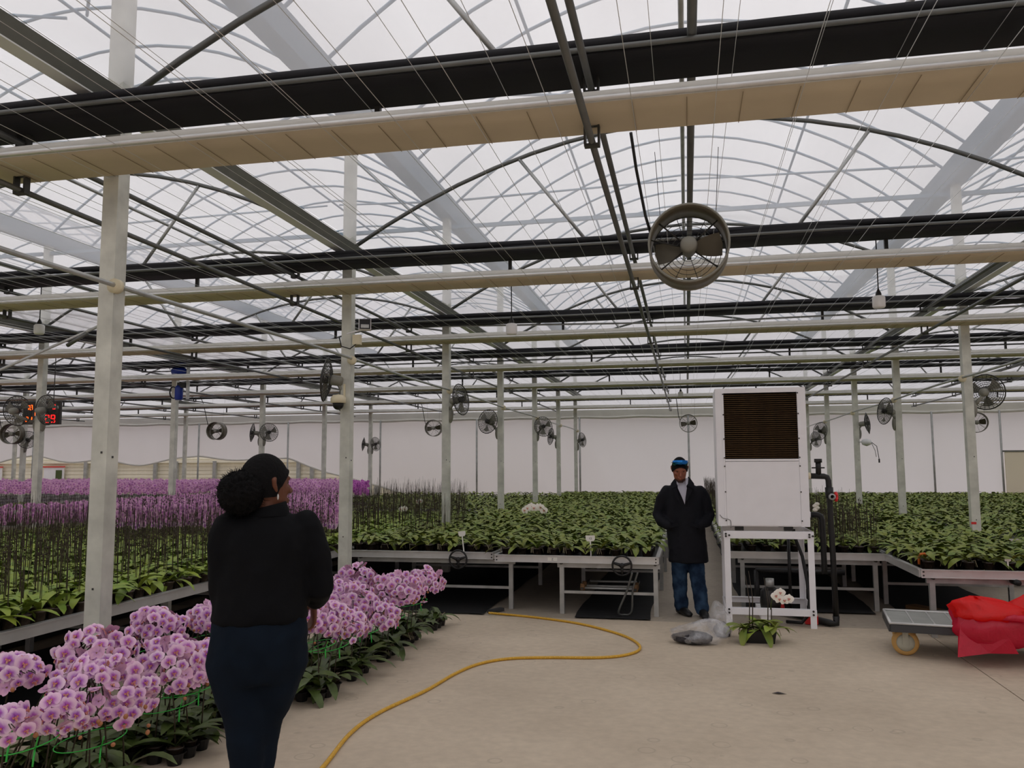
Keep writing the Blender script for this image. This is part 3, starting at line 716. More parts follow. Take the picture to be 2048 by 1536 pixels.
# left benches: spiked plants near, pink blooms behind
P_=[]; Q_=[]; nb=0
sub=0
for B,nm in ((BE,'the big-post bench'),(BF,'the second left bench'),(BG,'the third bench from the walkway')):
    for i,j,x,y in grid(B[0]+.03,B[1]-.02,B[2]+.05,B[3]-.05,.13 if B is BE else .15):
        bloom_y=10.2+.5*math.sin(x*2)
        ncol=14 if B is BE else 12
        if y<bloom_y or x/y>-.437:
            # individuals: outer columns along the walkway edge where the photo shows them
            if B is BE and 3.4<y and i>=ncol-5 and sub<225:
                sub+=1
                spiked(x,y,'budding orchid, %s from the walkway edge, %s row of the big-post bench'%(orr(ncol-1-i),orr(j)),'spiked orchids on the bench beside the big post','leaf_bright','clear',5,1.2,1)
            else:
                far_leaves(P_,x,y,ZT+.09,4,1.15,rr)
                for q in range(1):
                    v,f=SPQ[rr.randrange(3)]; P_.append((xf(v,(x+rr.uniform(-.03,.03),y+rr.uniform(-.03,.03),ZT+.09),(0,0,rr.uniform(0,6)),rr.uniform(.95,1.2)),f,1,None))
        else:
            if nb<250 and y<bloom_y+1.6 and B is not BG:
                nb+=1
                t=spiked(x,y,'pink blooming orchid, %s across, %s row of %s'%(orr(i),orr(j),nm),'pink blooming orchids on the left benches','leaf','small',3,1.0,1); t.name='blooming_orchid'
                for q in range(5):
                    a=rr.uniform(0,6.28); fl=obj('flower',FLF[rr.random()<.25] if q else FL[0],t,(.05*math.cos(a),.05*math.sin(a),.28+.055*q+rr.uniform(-.02,.02)),None,rr.uniform(.85,1.1)); face(fl,(math.cos(a)+.7,math.sin(a)-1.1,.1),rr.uniform(-.4,.4))
            else:
                far_leaves(P_,x,y,ZT+.09,2,1.0,rr)
                for q in range(5):
                    v,f,c=LF[rr.random()<.3]; a=rr.uniform(0,6.28); qn=Vector((math.cos(a)+.7,math.sin(a)-1.1,.15)).normalized().to_track_quat('Z','Y').to_euler()
                    Q_.append((xf(v,(x+.05*math.cos(a),y+.05*math.sin(a),ZT+.28+.05*q+rr.uniform(-.02,.02)),qn,rr.uniform(.85,1.1)),f,0,c))
                v,f=SPQ[rr.randrange(3)]; P_.append((xf(v,(x,y,ZT+.09),(0,0,rr.uniform(0,6)),1),f,1,None))
stuff('spiked_orchid_mass','mass of budding orchids with dark spikes behind the big left post',P_,[M['leaf_bright'],M['stem']],cat='orchids')
P_=[]
for x0 in (-6.06,-8.0,-9.95,-13.5,-15.45,-17.4,-21,-23,-25,-28,-30):
    for i,j,x,y in grid(x0+.03,x0+1.82,17.65,28.3,.21):
        if y>24 and j%2: continue
        far=y>22; ra=x/y
        if ra>-.40 or (ra>-.437 and y>21):
            far_leaves(P_,x,y,ZT+.09,3,1.15,rr)
            for q in range(1 if rr.random()<(.5 if ra<-.27 else 0) else 0):
                v,f=SPQ[rr.randrange(3)]; P_.append((xf(v,(x+rr.uniform(-.05,.05),y,ZT+.09),(0,0,rr.uniform(0,6)),rr.uniform(.8,1.2)),f,1,None))
            continue
        for q in range(5 if not far else 4):
            v,f,c=LF[rr.random()<.25]; a=rr.uniform(0,6.28); qn=Vector((math.cos(a)+.7,math.sin(a)-1.1,.25)).normalized().to_track_quat('Z','Y').to_euler()
            if ra>-.437: c=c*np.array([.8,.42,.85,1])
            Q_.append((xf(v,(x+.07*math.cos(a),y+.07*math.sin(a),ZT+.44+.055*q+rr.uniform(-.02,.02)),qn,rr.uniform(1.0,1.3)),f,0,c))
        v,f=SPQ[rr.randrange(3)]; P_.append((xf(v,(x,y,ZT+.05),(0,0,rr.uniform(0,6)),1.05),f,1,None))
        if y<19: far_leaves(P_,x,y,ZT+.09,2,1.1,rr)
stuff('blooming_orchid_mass','sea of pink orchid blossoms filling the far left benches',Q_,[M['petal']],cat='orchids')
stuff('blooming_orchid_stems','dark stems and leaves under the far pink blossoms',P_,[M['leaf'],M['stem']],cat='orchids')
# white blooming orchids standing among the leafy ones
def white_orchid(loc,label,tip,n,spread):
    t=thing('white_orchid',label,'orchid',loc); obj('pot',POT['brown'],t); obj('potting_bark',MEDIA['brown'],t)
    for i in range(4): obj('leaf',LM['leaf'][i],t,(0,0,.1),(0,0,i*1.7))
    tx,ty,tz=tip; MB().tube([(0,0,.1),(tx*.1,0,tz*.6),(tx*.35,ty*.4,tz*.95),(tx*.8,ty,tz+.03)],[.005,.005,.004,.003],6).build('flower_stem',M['stem_green'],t,True)
    for q in range(n):
        u=(q/(n-1)-.5)*2; f=obj('flower',FLW,t,(tx+u*spread,ty-.02-.015*(q%2),tz+.01*(q%3)-.03*u*u),None,1.15); face(f,(u*.5,-1,.1)); obj('lip',LIP,f)
    return t
white_orchid((-1.62,9.95,ZT),'tall white blooming orchid rising above the leafy bench beside the man','' and 0 or (-.24,.25,.53),7,.12)
white_orchid((-4.55,13.0,ZT),'small white bloom on the spiked plants left of the third walkway post',(.0,0,.38),2,.035)
white_orchid((-5.05,15.35,ZT),'small white bloom farther back among the spiked plants',(.0,0,.40),2,.035)
# plant tags
def plant_tag(loc,label,w,h,st,text=None,lean=.1):
    t=thing('plant_tag',label,'plant tag',loc); t.rotation_euler=(0,lean,0)
    b=MB(); b.add([(-w/2*.7,0,st),(w/2*.7,0,st),(w/2,0,st+h*.35),(w/2,0,st+h),(-w/2,0,st+h),(-w/2,0,st+h*.35)],[(0,1,2,3,4,5)]); b.add([(x,.004,z) for x,_,z in b.v],[(5,4,3,2,1,0)]); b.f+=[(i,(i+1)%6,(i+1)%6+6,i+6)[::-1] for i in range(6)]; b.m+=[0]*6
    b.build('tag_head',M['tag_white'],t); MB().box((0,.002,st/2),(.014,.004,st)).build('tag_stem',M['tag_white'],t)
    if text: writing(text,t,(0,-.0015,st+h*.3),h*.55,M['ink'])
    return t
def writing(s,par,loc,size,m,rot=(PI/2,0,0)):
    cu=bpy.data.curves.new('writing','FONT'); cu.body=s; cu.size=size; cu.align_x='CENTER'; cu.extrude=.0004; cu.materials.append(m)
    t=bpy.data.objects.new('writing_curve',cu); COL.objects.link(t); bpy.context.view_layer.update(); me=bpy.data.meshes.new_from_object(t.evaluated_get(bpy.context.evaluated_depsgraph_get())); bpy.data.objects.remove(t)
    return obj('writing',me,par,loc,rot)
plant_tag((-2.63,9.70,.66),'white plant label on a stake at the front of the walkway-post bench',.088,.06,.185,None,-.12)
plant_tag((-1.085,9.49,.66),'white plant label marked 12 at the front of the bench beside the man',.105,.065,.165,'12',-.03)
plant_tag((2.98,8.83,.69),'small white plant label among leaves on the bench behind the trolley',.055,.022,.06,None,0)
b=MB(); b.add([(-.055,0,0),(.055,0,0),(.055,0,.04),(-.055,0,.04)],[(0,1,2,3)]); st=b.build('rail_sticker',M['tag_white'],bB,loc=(-1.52-(BB[0]+BB[1])/2,-.004,.603)); writing('Z',bB,(-1.52-(BB[0]+BB[1])/2,-.0055,.609),.035,M['ink'])
b=MB().tube([(0,0,0),(.0,0,.07),(.02,0,.1),(.055,0,.105),(.07,0,.085)],[.012,.013,.013,.012,.008],8); tag(b.build('orange_clip',M['orange'],None,True,(2.235,9.0,.69)),'orange plastic hook clipped among leaves at the corner of the trolley bench','clip')
tag(MB().box((0,0,0),(.06,.004,.03)).build('red_tag',M['red_plastic'],None,False,(3.55,11.6,.93)),'small red tag lying on leaves in front of the right post','tag')
# ------------------------------------------------------------------ floor orchids: tied bunches in trays
rr=random.Random(77)
TR=[(-3.02,3.25,[(-2.72,2.98,.64,.10),(-2.75,3.30,.58,.115)],'first tray of the walkway row'),
(-3.02,3.82,[(-2.82,3.63,.565,.235)],'second tray of the walkway row'),
(-3.02,4.52,[(-2.95,4.40,.515,.215),(-2.80,4.56,.53,.16)],'third tray of the walkway row'),
(-2.98,5.2,[(-2.9,5.2,.53,.19)],'tray behind the woman'),
(-2.76,5.85,[(-2.74,5.95,.53,.19),(-2.62,6.2,.43,.16)],'first tray past the woman'),
(-2.76,6.45,[(-2.78,6.75,.51,.20),(-2.57,6.75,.41,.16)],'second tray past the woman'),
(-2.76,7.1,[(-2.6,7.35,.53,.225)],'third tray past the woman'),
(-2.76,7.75,[(-2.6,8.1,.515,.175)],'fourth tray past the woman'),
(-2.72,8.5,[],'last tray of the walkway row'),
(-3.48,3.45,[(-3.05,3.38,.725,.11)],'first tray of the inner row'),
(-3.46,4.1,[(-3.15,4.03,.655,.185)],'second tray of the inner row'),
(-3.42,4.75,[(-3.3,4.78,.66,.16)],'third tray of the inner row'),
(-3.42,5.4,[(-3.3,5.36,.61,.14)],'fourth tray of the inner row'),
(-3.22,6.75,[(-3.05,6.88,.55,.185)],'fifth tray of the inner row'),
(-3.22,7.4,[(-3.05,7.44,.61,.185)],'sixth tray of the inner row')]
PX=.13
for cx,cy,cl_,nm in TR:
    rz=rr.uniform(-.05,.05)
    t=MB()
    for q in (-PX,0,PX): t.box((q,0,.066),(.03,2*PX,.004)).box((0,q,.066),(2*PX,.03,.004))
    for i in (-1,0,1):
        for j in (-1,0,1): t.lathe([(0,0),(.038,0),(.052,.068),(.063,.068),(.063,.064)],12,(i*PX,j*PX,0))
    tr=t.build('pot_tray',M['black_plastic'],None,False,(cx,cy,0)); tag(tr,'black cell tray of floor orchids, the '+nm,'tray')
    pos=[(cx+i*PX,cy+j*PX) for j in (-1,0,1) for i in (-1,0,1)]
    plants=[]
    for q,(px,py) in enumerate(pos):
        lab='pink floor orchid, %s pot of the %s'%(orr(q),nm) if cl_ else 'leafy floor orchid, %s pot of the %s'%(orr(q),nm)
        p=potted('floor_orchid',lab,'orchid','potted orchids standing on the floor',(px,py,.014),'small','leaf_dark',6 if cl_ else 5,1.3 if cl_ else .9,rr,q in(2,5,8) and rr.random()<.5); plants.append(p)
    if not cl_: continue
    tot=sum(c[3]**2 for c in cl_); share=[]
    k=0
    for ci,c in enumerate(cl_):
        n=round(9*c[3]**2/tot); share+= [ci]*n
    share=(share+[0]*9)[:9]
    for ci,(X,Y,Z,r) in enumerate(cl_):
        mine=[p for p,s in zip(plants,share) if s==ci] or plants[:1]
        n=int(min(105,2*PI*r*r*1.2/.0036))
        for p in mine:
            lx,ly=p.location.x,p.location.y
            tx,ty,tz=X-lx+rr.uniform(-.3,.3)*r,Y-ly+rr.uniform(-.3,.3)*r,Z+.4*r
            MB().tube([(0,0,.1),(tx*.15,ty*.15,.28),(tx*.55,ty*.55,tz*.85),(tx*.9,ty*.9,tz),(tx*1.1+.05,ty*1.1-.04,tz-.03)],[.0045,.004,.0035,.003,.002],6).build('flower_stem',M['stem'],p,True)
        for q in range(n):
            g=(q+.5)/n; ph=q*2.39996; zz=1-1.55*g; sxy=math.sqrt(max(0,1-zz*zz))
            d=Vector((sxy*math.cos(ph),sxy*math.sin(ph),zz*.8))
            rad=r*rr.uniform(.72,1.14)
            w=Vector((X+d.x*rad,Y+d.y*rad,Z+d.z*rad))
            p=mine[q%len(mine)]; loc=w-Vector(p.location)
            turned=rr.random()<.2; f=obj('flower',FL[3 if turned else rr.randrange(3)],p,loc,None,rr.uniform(.72,1.1)); nn=d+Vector((.45,-.75,.0))+Vector((rr.uniform(-.6,.6),rr.uniform(-.6,.6),rr.uniform(-.45,.35)))
            face(f,nn if not turned else Vector((rr.uniform(-1,1),rr.uniform(-.2,1),rr.uniform(-.5,.6))),rr.uniform(-.5,.5)); obj('lip',LIP,f)
        for q in range(max(3,n//9)):
            a=rr.uniform(0,6.28); p=mine[q%len(mine)]; w=Vector((X+r*1.0*math.cos(a),Y+r*1.0*math.sin(a),Z-r*rr.uniform(.1,.75))); obj('bud',BUD,p,w-Vector(p.location),(rr.uniform(0,1),rr.uniform(0,1),0),rr.uniform(.7,1.1))
        # green tie round the stems
        bx,by,bz=cx+(X-cx)*.5,cy+(Y-cy)*.5,Z-r*.95 if Z-r>.3 else .32
        rad=.085+.25*r; tb=MB(); tb.tube([(bx+rad*math.cos(a)*1.2,by+rad*math.sin(a),bz+.03*math.sin(a+1)) for a in [2*PI*i/24 for i in range(24)]],.0028,5,closed=True)
        kx,ky=bx+rad*1.2*math.cos(-.7),by+rad*math.sin(-.7)
        tb.tube([(kx,ky,bz),(kx+.015,ky-.01,bz+.03),(kx+.03,ky-.02,bz+.06)],.003,4); tb.tube([(kx,ky,bz),(kx+.012,ky-.02,bz-.03),(kx+.018,ky-.03,bz-.06)],.004,4)
        tag(tb.build('plant_tie',M['tie'],None,True),'bright green string tied round the %s bunch of the %s'%(orr(ci),nm),'tie')
# ------------------------------------------------------------------ white cabinet on its stand
st=thing('steel_stand','white bolted steel stand under the cabinet','stand',(.80,9.15,0)); 
legs=[(-.40,.0),(.44,.0),(-.40,.80),(.44,.80)]
for x,y in legs:
    L=MB(); s=-1 if x<0 else 1; q=1 if y<.1 else -1
    L.box((x,y,.49),(.062,.006,.98)).box((x+s*.031-.003*s,y+q*.03,.49),(.006,.06,.98)); L.build('leg',M['white_paint'],st)
for z,h in ((.945,.075),(.155,.065)):
    for y in (-.004,.804): MB().box((.02,y,z),(.86,.006,h)).box((.02,y+(.03 if y<0 else -.03),z+h/2),(.86,.06,.005)).build('cross_bar',M['white_paint'],st)
    for x in (-.432,.472): MB().box((x,.4,z),(.006,.8,h)).build('side_bar',M['white_paint'],st)
bolt=MB().tube([(0,-.012,0),(0,0,0)],.011,8).mesh('bolt',M['dark_grey'])
for x in (-.40,.44):
    for z in (.14,.165+.01,.93,.955):
        obj('bolt',bolt,st,(x-.012 if z>.9 else x,-.005,z)); 
    obj('bolt',bolt,st,(x+.022,-.005,.94))
MB().box((-.03,.38,.10),(.10,.72,.05)).build('foot_plate',M['white_paint'],st)
cb=thing('cooling_cabinet','tall white louvred cooling cabinet standing on the steel stand','cabinet',(.78,9.15,1.035))
W2,D2,H2=.915,.72,1.455
shell=MB(); hx=W2/2
shell.box((0,D2,H2/2),(W2,.01,H2)).box((-hx,D2/2,H2/2),(.012,D2,H2)).box((hx,D2/2,H2/2),(.012,D2,H2)).box((0,D2/2,H2),(W2+.012,D2+.01,.012)).box((0,D2/2,.006),(W2,D2,.012))
shell.build('shell',M['white_paint'],cb)
for x in (-hx+.041,hx-.041): MB().box((x,.0,H2/2),(.082,.012,H2)).box((x+(.03 if x<0 else -.03),-.008,H2/2),(.018,.01,H2-.06)).build('corner_post',M['white_paint'],cb)
MB().box((0,0,H2-.022),(W2-.164,.012,.044)).build('top_trim',M['white_paint'],cb)
MB().box((0,-.004,.345),(W2-.166,.01,.67)).build('lower_panel',M['white_paint'],cb)
MB().box((0,-.006,.695),(W2-.166,.016,.022)).build('panel_trim',M['white_paint'],cb)
MB().box((0,.07,1.07),(W2-.165,.02,.74)).build('pad_backing',M['pad_dark'],cb)
slat=MB().add([(-hx+.083,.01,0),(hx-.083,.01,0),(hx-.083,.05,.012),(-hx+.083,.05,.012),(-hx+.083,.01,-.006),(hx-.083,.01,-.006),(hx-.083,.05,.006),(-hx+.083,.05,.006)],[(0,1,2,3),(4,7,6,5),(0,4,5,1),(1,5,6,2),(2,6,7,3),(3,7,4,0)]).mesh('pad_louvre',M['pad_brown'])
for i in range(31): obj('pad_louvre',slat,cb,(0,.002,.725+i*.0222))
for x in (-hx+.075,hx-.075):
    for z in (.06,.36,.63,.72,.92,1.18,1.40): obj('screw',bolt,cb,(x,-.011,z),None,.7)
MB().tube(spline([(-hx+.01,-.012,.12),(-hx+.04,-.016,.085),(-hx+.1,-.016,.07),(-hx+.12,-.014,.05),(-hx+.12,-.012,-.02)],6),.0025,5).build('cable',M['dark_grey'],cb,True)
for x in (-.25,.25): MB().box((x,.05,-.025),(.09,.06,.04)).build('foot',M['black_plastic'],cb)
for x in (-.25,.25): MB().box((x,.6,-.025),(.09,.06,.04)).build('foot',M['black_plastic'],cb)
# black water pipes
wp=thing('water_pipe','tall black plastic water pipe with elbow beside the white cabinet','pipe',(0,0,0))
def pipe(par,pts,r,n='pipe_run'): return MB().tube(pts,r,12).build(n,M['black_plastic'],par,True)
pipe(wp,[(1.27,9.3,1.56),(1.42,9.3,1.555),(1.45,9.3,1.545),(1.463,9.3,1.51),(1.468,9.3,1.3),(1.478,9.3,.6),(1.482,9.3,.06)],.03)
pipe(wp,[(1.466,9.3,1.44),(1.468,9.3,1.33)],.042,'coupling'); pipe(wp,[(1.482,9.3,.11),(1.482,9.3,.035),(1.42,9.28,.04),(1.0,9.9,.045)],.036,'elbow')
pipe(wp,[(1.366,9.3,1.56),(1.367,9.3,1.73)],.028,'valve_body'); pipe(wp,[(1.367,9.3,1.70),(1.367,9.3,1.74)],.04,'valve_cap'); pipe(wp,[(1.30,9.3,1.645),(1.43,9.3,1.645)],.007,'valve_bar')
MB().tube([(1.25,9.3,1.56),(1.285,9.3,1.56)],.036,10).build('union_nut',M['cam_cream'],wp,True)
MB().lathe([(.02,0),(.034,.0),(.034,.05),(.02,.05)],14,(1.482,9.26,1.343),Matrix.Rotation(PI/2,3,'X')).build('tap_ring',M['galvanised'],wp,True)
r_=MB(); 
for i in range(5): a=2*PI*i/5; r_.ball((0,.026*math.cos(a),.036*math.sin(a)),(.018,.016,.018),8,6)
r_.ball((0,0,0),(.022,.03,.03)); r_.build('tap_handle',M['red_plastic'],wp,True,(1.525,9.25,1.343))
w2=thing('return_pipe','shorter black pipe bending down beside the cabinet','pipe',(0,0,0))
pipe(w2,[(1.28,9.42,1.145),(1.36,9.42,1.145),(1.39,9.42,1.13),(1.40,9.42,1.09),(1.405,9.42,.6),(1.405,9.42,.52)],.03)
MB().ball((1.27,9.42,1.145),(.025,.04,.04)).build('union_nut',M['white_paint'],w2,True)
bv=MB(); 
for q in range(4): bv.ball((1.33+.02*(q%2),9.38,1.2+.02*q),(.028,.02,.02),8,6)
tag(bv.build('white_bloom',M['white_petal'],None,True,(.0,.0,.0)),'white orchid bloom beside the short black pipe','flower')
w3=thing('drain_hose','thin black hose hanging behind the stand leg','hose',(0,0,0)); pipe(w3,[(1.12,9.55,.98),(1.13,9.55,.9),(1.19,9.45,.7),(1.22,9.38,.45),(1.235,9.36,.25),(1.21,9.34,.1),(1.14,9.3,.03),(1.0,9.4,.02)],.018)
w4=thing('cross_pipe','black pipe running across under the bench behind the stand','pipe',(0,0,0)); pipe(w4,[(.75,10.1,.47),(1.72,10.1,.46)],.03); pipe(w4,[(.76,10.1,.47),(.76,10.1,.02)],.03); pipe(w4,[(1.12,10.05,.9),(1.12,10.05,.02)],.018)
pp=thing('water_pump','small black pump on the stand floor frame','pump',(.85,9.5,.125)); MB().lathe([(0,0),(.1,0),(.11,.08),(.1,.2),(.05,.24),(0,.24)],16).build('housing',M['black_plastic'],pp,True); MB().lathe([(0,.24),(.045,.24),(.045,.33),(0,.33)],12).build('cap',M['galvanised'],pp,True)
tag(MB().box((0,0,.05),(.13,.1,.09)).build('red_block',M['red_plastic'],None,False,(1.25,9.42,0)),'small red block on the floor beside the stand leg','block')
tag(MB().lathe([(.02,0),(.03,.02),(.02,.1),(.012,.14),(0,.14)],10,cap=False).build('red_nozzle',M['red_plastic'],None,True,(1.02,9.96,.0)),'red nozzle under the stand','nozzle')
# potted white orchid in front of the stand
rr=random.Random(9)
pt=thing('white_orchid','potted white orchid group in a black tray before the stand','orchid',(.64,8.42,0))
b=MB(); b.add([(-.13,-.1,0),(.13,-.1,0),(.13,.1,0),(-.13,.1,0),(-.15,-.115,.11),(.15,-.115,.11),(.15,.115,.11),(-.15,.115,.11)],[(3,2,1,0),(0,1,5,4),(1,2,6,5),(2,3,7,6),(3,0,4,7)]); b.build('tray_pot',M['black_plastic'],pt)
for px in (-.1,0,.1): obj('pot',POT['brown'],pt,(px,-.02,.012)); obj('potting_bark',MEDIA['brown'],pt,(px,-.02,.012))
for px in (-.12,.01,.12):
    for i in range(9): obj('leaf',LM['leaf_bright' if i%3==0 else 'leaf'][rr.randrange(6)],pt,(px,-.03+.02*(i%2),.12),(rr.uniform(-.2,.2),rr.uniform(-.2,.3),rr.uniform(-.5,.5)+i*.7),rr.uniform(1.05,1.4))
    obj('aerial_root',ROOT,pt,(px,-.05,.02))
for px,h in ((-.09,.62),(-.06,.66),(.08,.6),(.11,.5)): MB().tube([(px,0,.1),(px+.01,0,h*.6),(px-.02,0,h)],[.006,.005,.003],6).build('flower_stem',M['stem'],pt,True)
MB().tube([(.11,0,.3),(.13,-.02,.42),(.2,-.03,.44),(.3,-.04,.4)],.004,6).build('flower_stem',M['stem_green'],pt,True)
for dx,dz,rl in ((.16,.44,.2),(.2,.47,-.1),(.235,.40,.1),(.275,.415,-.2),(.19,.41,0)): 
    f=obj('flower',FLW,pt,(dx,-.07,dz),None,1.05); face(f,(dx-.2,-1,.05),rl); obj('lip',LIP,f)
# clear bags of soil on the floor
def blob(c,r,seed,n=20,m=12,flat=.0,amp=.25,peak=None):
    q=random.Random(seed); ph=[q.uniform(0,6) for _ in range(9)]; v=[]
    for i in range(m+1):
        t=PI*i/m
        for j in range(n):
            a=2*PI*j/n; k=1+amp*(.5*math.sin(3*a+ph[0]+2*t)+.3*math.sin(7*a+ph[1]+t*3)+.35*math.sin(5*t+ph[2]+2*a)+.25*math.sin(11*a+ph[3]-4*t))
            x,y,z=r[0]*k*math.sin(t)*math.cos(a),r[1]*k*math.sin(t)*math.sin(a),r[2]*math.cos(t)*(1+.3*amp*math.sin(4*a+ph[4]))
            if peak and z>0: x+=peak[0]*(z/r[2])**2; y+=peak[1]*(z/r[2])**2; z*=1+peak[2]*(z/r[2])
            z=max(z,-r[2]*(1-flat)); v.append((c[0]+x,c[1]+y,c[2]+z))
    return v,[(i*n+j,(i+1)*n+j,(i+1)*n+(j+1)%n,i*n+(j+1)%n) for i in range(m) for j in range(n)]
for lab,c,r,seed,pk,sc_ in (('clear plastic bag of dark soil lying flat by the man','L',(.26,.16,.10),3,(.09,0,.35),None),('clear plastic bag of dark soil standing by the stand leg','R',(.11,.10,.13),8,(-.05,0,.6),None)):
    loc=(.07,8.22,0) if c=='L' else (.285,8.60,0)
    t=thing('soil_bag',lab,'bag',loc)
    v,f=blob((-.05 if c=='L' else .02,0,.05),(r[0]*.72,r[1]*.8,.062 if c=='L' else .09),seed+1,flat=.2,amp=.2); MB().add(v,f).build('soil',M['soil'],t,True)
    v,f=blob((.02,0,r[2]*.85),r,seed,28,16,flat=.15,amp=.3,peak=pk); MB().add(v,f).build('plastic_film',M['clear_bag'],t,True)
# yellow hose
HP=[(-1.98,4.0),(-2.03,4.5),(-2.11,5.07),(-2.09,5.52),(-1.95,6.1),(-1.87,6.64),(-1.757,7.0),(-1.545,7.23),(-1.21,7.333),(-.78,7.414),(-.554,7.573),(-.459,7.835),(-.534,8.172),(-.743,8.517),(-1.146,8.92),(-1.62,9.18),(-2.11,9.345),(-2.25,9.385)]
HS=[(x,y,.0125) for x,y in spline(HP,10)]
ho=MB().tube(HS,.0125,10).build('garden_hose',M['hose'],None,True); tag(ho,'yellow braided hose curving across the concrete floor','hose')
P,F=frames(HS); th=MB()
for ph in (0,PI): 
    pts=[]; L=0
    for i,(p,(u,w)) in enumerate(zip(P,F)):
        if i: L+=(P[i]-P[i-1]).length
        for h in (0,): a=L*70+ph; pts.append(p+(u*math.cos(a)+w*math.sin(a))*.0122)
    th.tube(pts,.0022,4,False)
th.build('braid_thread',M['hose_thread'],ho,True)
tag(MB().box((0,0,.02),(.07,.22,.035),Matrix.Rotation(-.5,3,'Z')).build('wood_offcut',M['deck_edge'],None,False,(-2.2,9.52,0)),'dark offcut lying at the far end of the yellow hose','offcut')
# rolling frame parked under the bench beside the man
rf=thing('roller_frame','low rod frame with orange end rollers resting on the bench rails beside the man','frame',(0,0,0))
for y,z in ((9.62,.285),(9.80,.285),(10.2,.285)): MB().tube([(-1.18,y,z),(-.62,y,z)],.014,8).build('rod',M['galvanised'],rf,True)
for x in (-1.2,-.6):
    for y in (9.62,9.80): MB().lathe([(0,-.03),(.026,-.03),(.03,0),(.026,.05),(0,.05)],10,(x,y,.285)).build('roller',M['wood'],rf,True)
    MB().box((x,9.9,.285),(.03,.7,.02)).build('end_bar',M['dark_grey'],rf)
tag(MB().tube(spline([(-.62,9.4,.50),(-.68,9.42,.3),(-.78,9.45,.06),(-.72,9.5,.02),(-.64,9.48,.06),(-.62,9.46,.3),(-.56,9.42,.5)],6),.012,8).build('hanging_hose',M['dark_pipe'],None,True),'grey hose looped under the hand wheel beside the man','hose')
# ------------------------------------------------------------------ trolley with red bags
tr=thing('flat_trolley','flat steel trolley with tan wheels carrying red plastic bags','trolley',(1.61,7.935,0),-.14)
Z0=.285; LT,DT=1.9,.72; rz=Matrix.Rotation(-.03,3,'Z')
MB().box((LT/2+.05,DT/2,Z0),(LT-.1,DT,.012)).build('deck',M['deck'],tr)
MB().box((LT/2+.05,.0,Z0-.03),(LT-.1,.03,.06)).build('deck_edge',M['deck_edge'],tr); MB().box((LT/2+.05,DT,Z0-.03),(LT-.1,.03,.06)).build('deck_edge',M['deck_edge'],tr); MB().box((.1,DT/2,Z0-.03),(.03,DT,.06)).build('deck_edge',M['deck_edge'],tr)
for x in (.29,.46,.62,.67,.84,1.0,1.2,1.4,1.6): MB().box((x,DT/2,Z0+.008),(.012,DT-.02,.008)).build('deck_bar',M['aluminium'],tr)
for pts in ([(.1,0,Z0+.012),(LT,0,Z0+.012)],[(.1,DT,Z0+.012),(LT,DT,Z0+.012)],[(.1,0,Z0+.012),(.1,DT,Z0+.012)]): MB().tube(pts,.012,8).build('rim_bar',M['aluminium'],tr,True)
rx=Matrix.Rotation(PI/2,3,'X')
for x,y,a in ((.225,.16,.0),(.26,.64,.5),(1.75,.13,.2),(1.75,.62,.1)):
    Mr=Matrix.Rotation(a,3,'Z')@rx
    w=MB().lathe([(.075,-.028),(.098,-.028),(.112,-.014),(.112,.014),(.098,.028),(.075,.028)],26,(x,y,.112),Mr).build('wheel',M['wheel_tan'],tr,True)
    MB().lathe([(0,-.022),(.02,-.034),(.022,-.026),(.045,-.024),(.05,-.03),(.056,-.024),(.078,-.026),(.078,.026),(.03,.03),(0,.03)],26,(x,y,.112),Mr).build('hub',M['wheel_hub'],w,True)
    MB().box(Vector((x,y,.19)),(.05,.012,.17),None).box((x,y,.268),(.08,.07,.012)).box((x,y-.036,.18),(.048,.006,.16)).build('caster_fork',M['wheel_hub'],tr)
def bag(name,lab,m,c,r,seed,pk,extra=None):
    v,f=blob((0,0,0),r,seed,36,22,flat=.12,amp=.13,peak=pk); o=MB().add(v,f).build(name,m,None,True,c); tag(o,lab,'bag'); return o
q=bag('plastic_bag','crumpled pink plastic bag sagging over the front edge of the trolley',M['pink_bag'],(2.5,7.80,.315),(.33,.2,.185),5,(-.12,.02,.25))
v,f=blob((-.02,-.02,.115),(.30,.19,.10),12,32,14,flat=.5,amp=.22,peak=(-.12,0,.3)); MB().add(v,f).build('red_fold',M['red_bag'],q,True)
MB().tube([(-.02,-.2,.10),(.08,-.215,.115),(.2,-.2,.10),(.26,-.17,.04)],[.012,.03,.028,.006],8).build('bag_knot',M['pink_bag'],q,True)
MB().add([(-.29,-.09,.03),(.05,-.185,-.06),(.12,-.15,-.185),(-.10,-.15,-.19),(-.335,-.13,-.235),(-.31,-.08,-.08),(-.1,.02,-.17)],[(0,1,3,4),(1,2,3),(0,4,5),(4,6,5),(3,6,4),(2,6,3)]).build('bag_corner',M['pink_bag'],q)
bag('plastic_bag','bright red plastic bag behind the pink one on the trolley',M['red_bag'],(2.95,8.0,.38),(.30,.24,.185),9,(.03,0,.15))
bag('plastic_bag','red plastic bag at the far end of the trolley',M['red_bag'],(3.4,8.15,.39),(.25,.26,.18),15,(.0,0,.2))
tag(MB().box((0,0,.03),(.16,.9,.05),Matrix.Rotation(.55,3,'Z')).build('wood_plank',M['wood'],None,False,(2.75,10.2,.0)),'brown plank lying under the bench behind the trolley','plank')
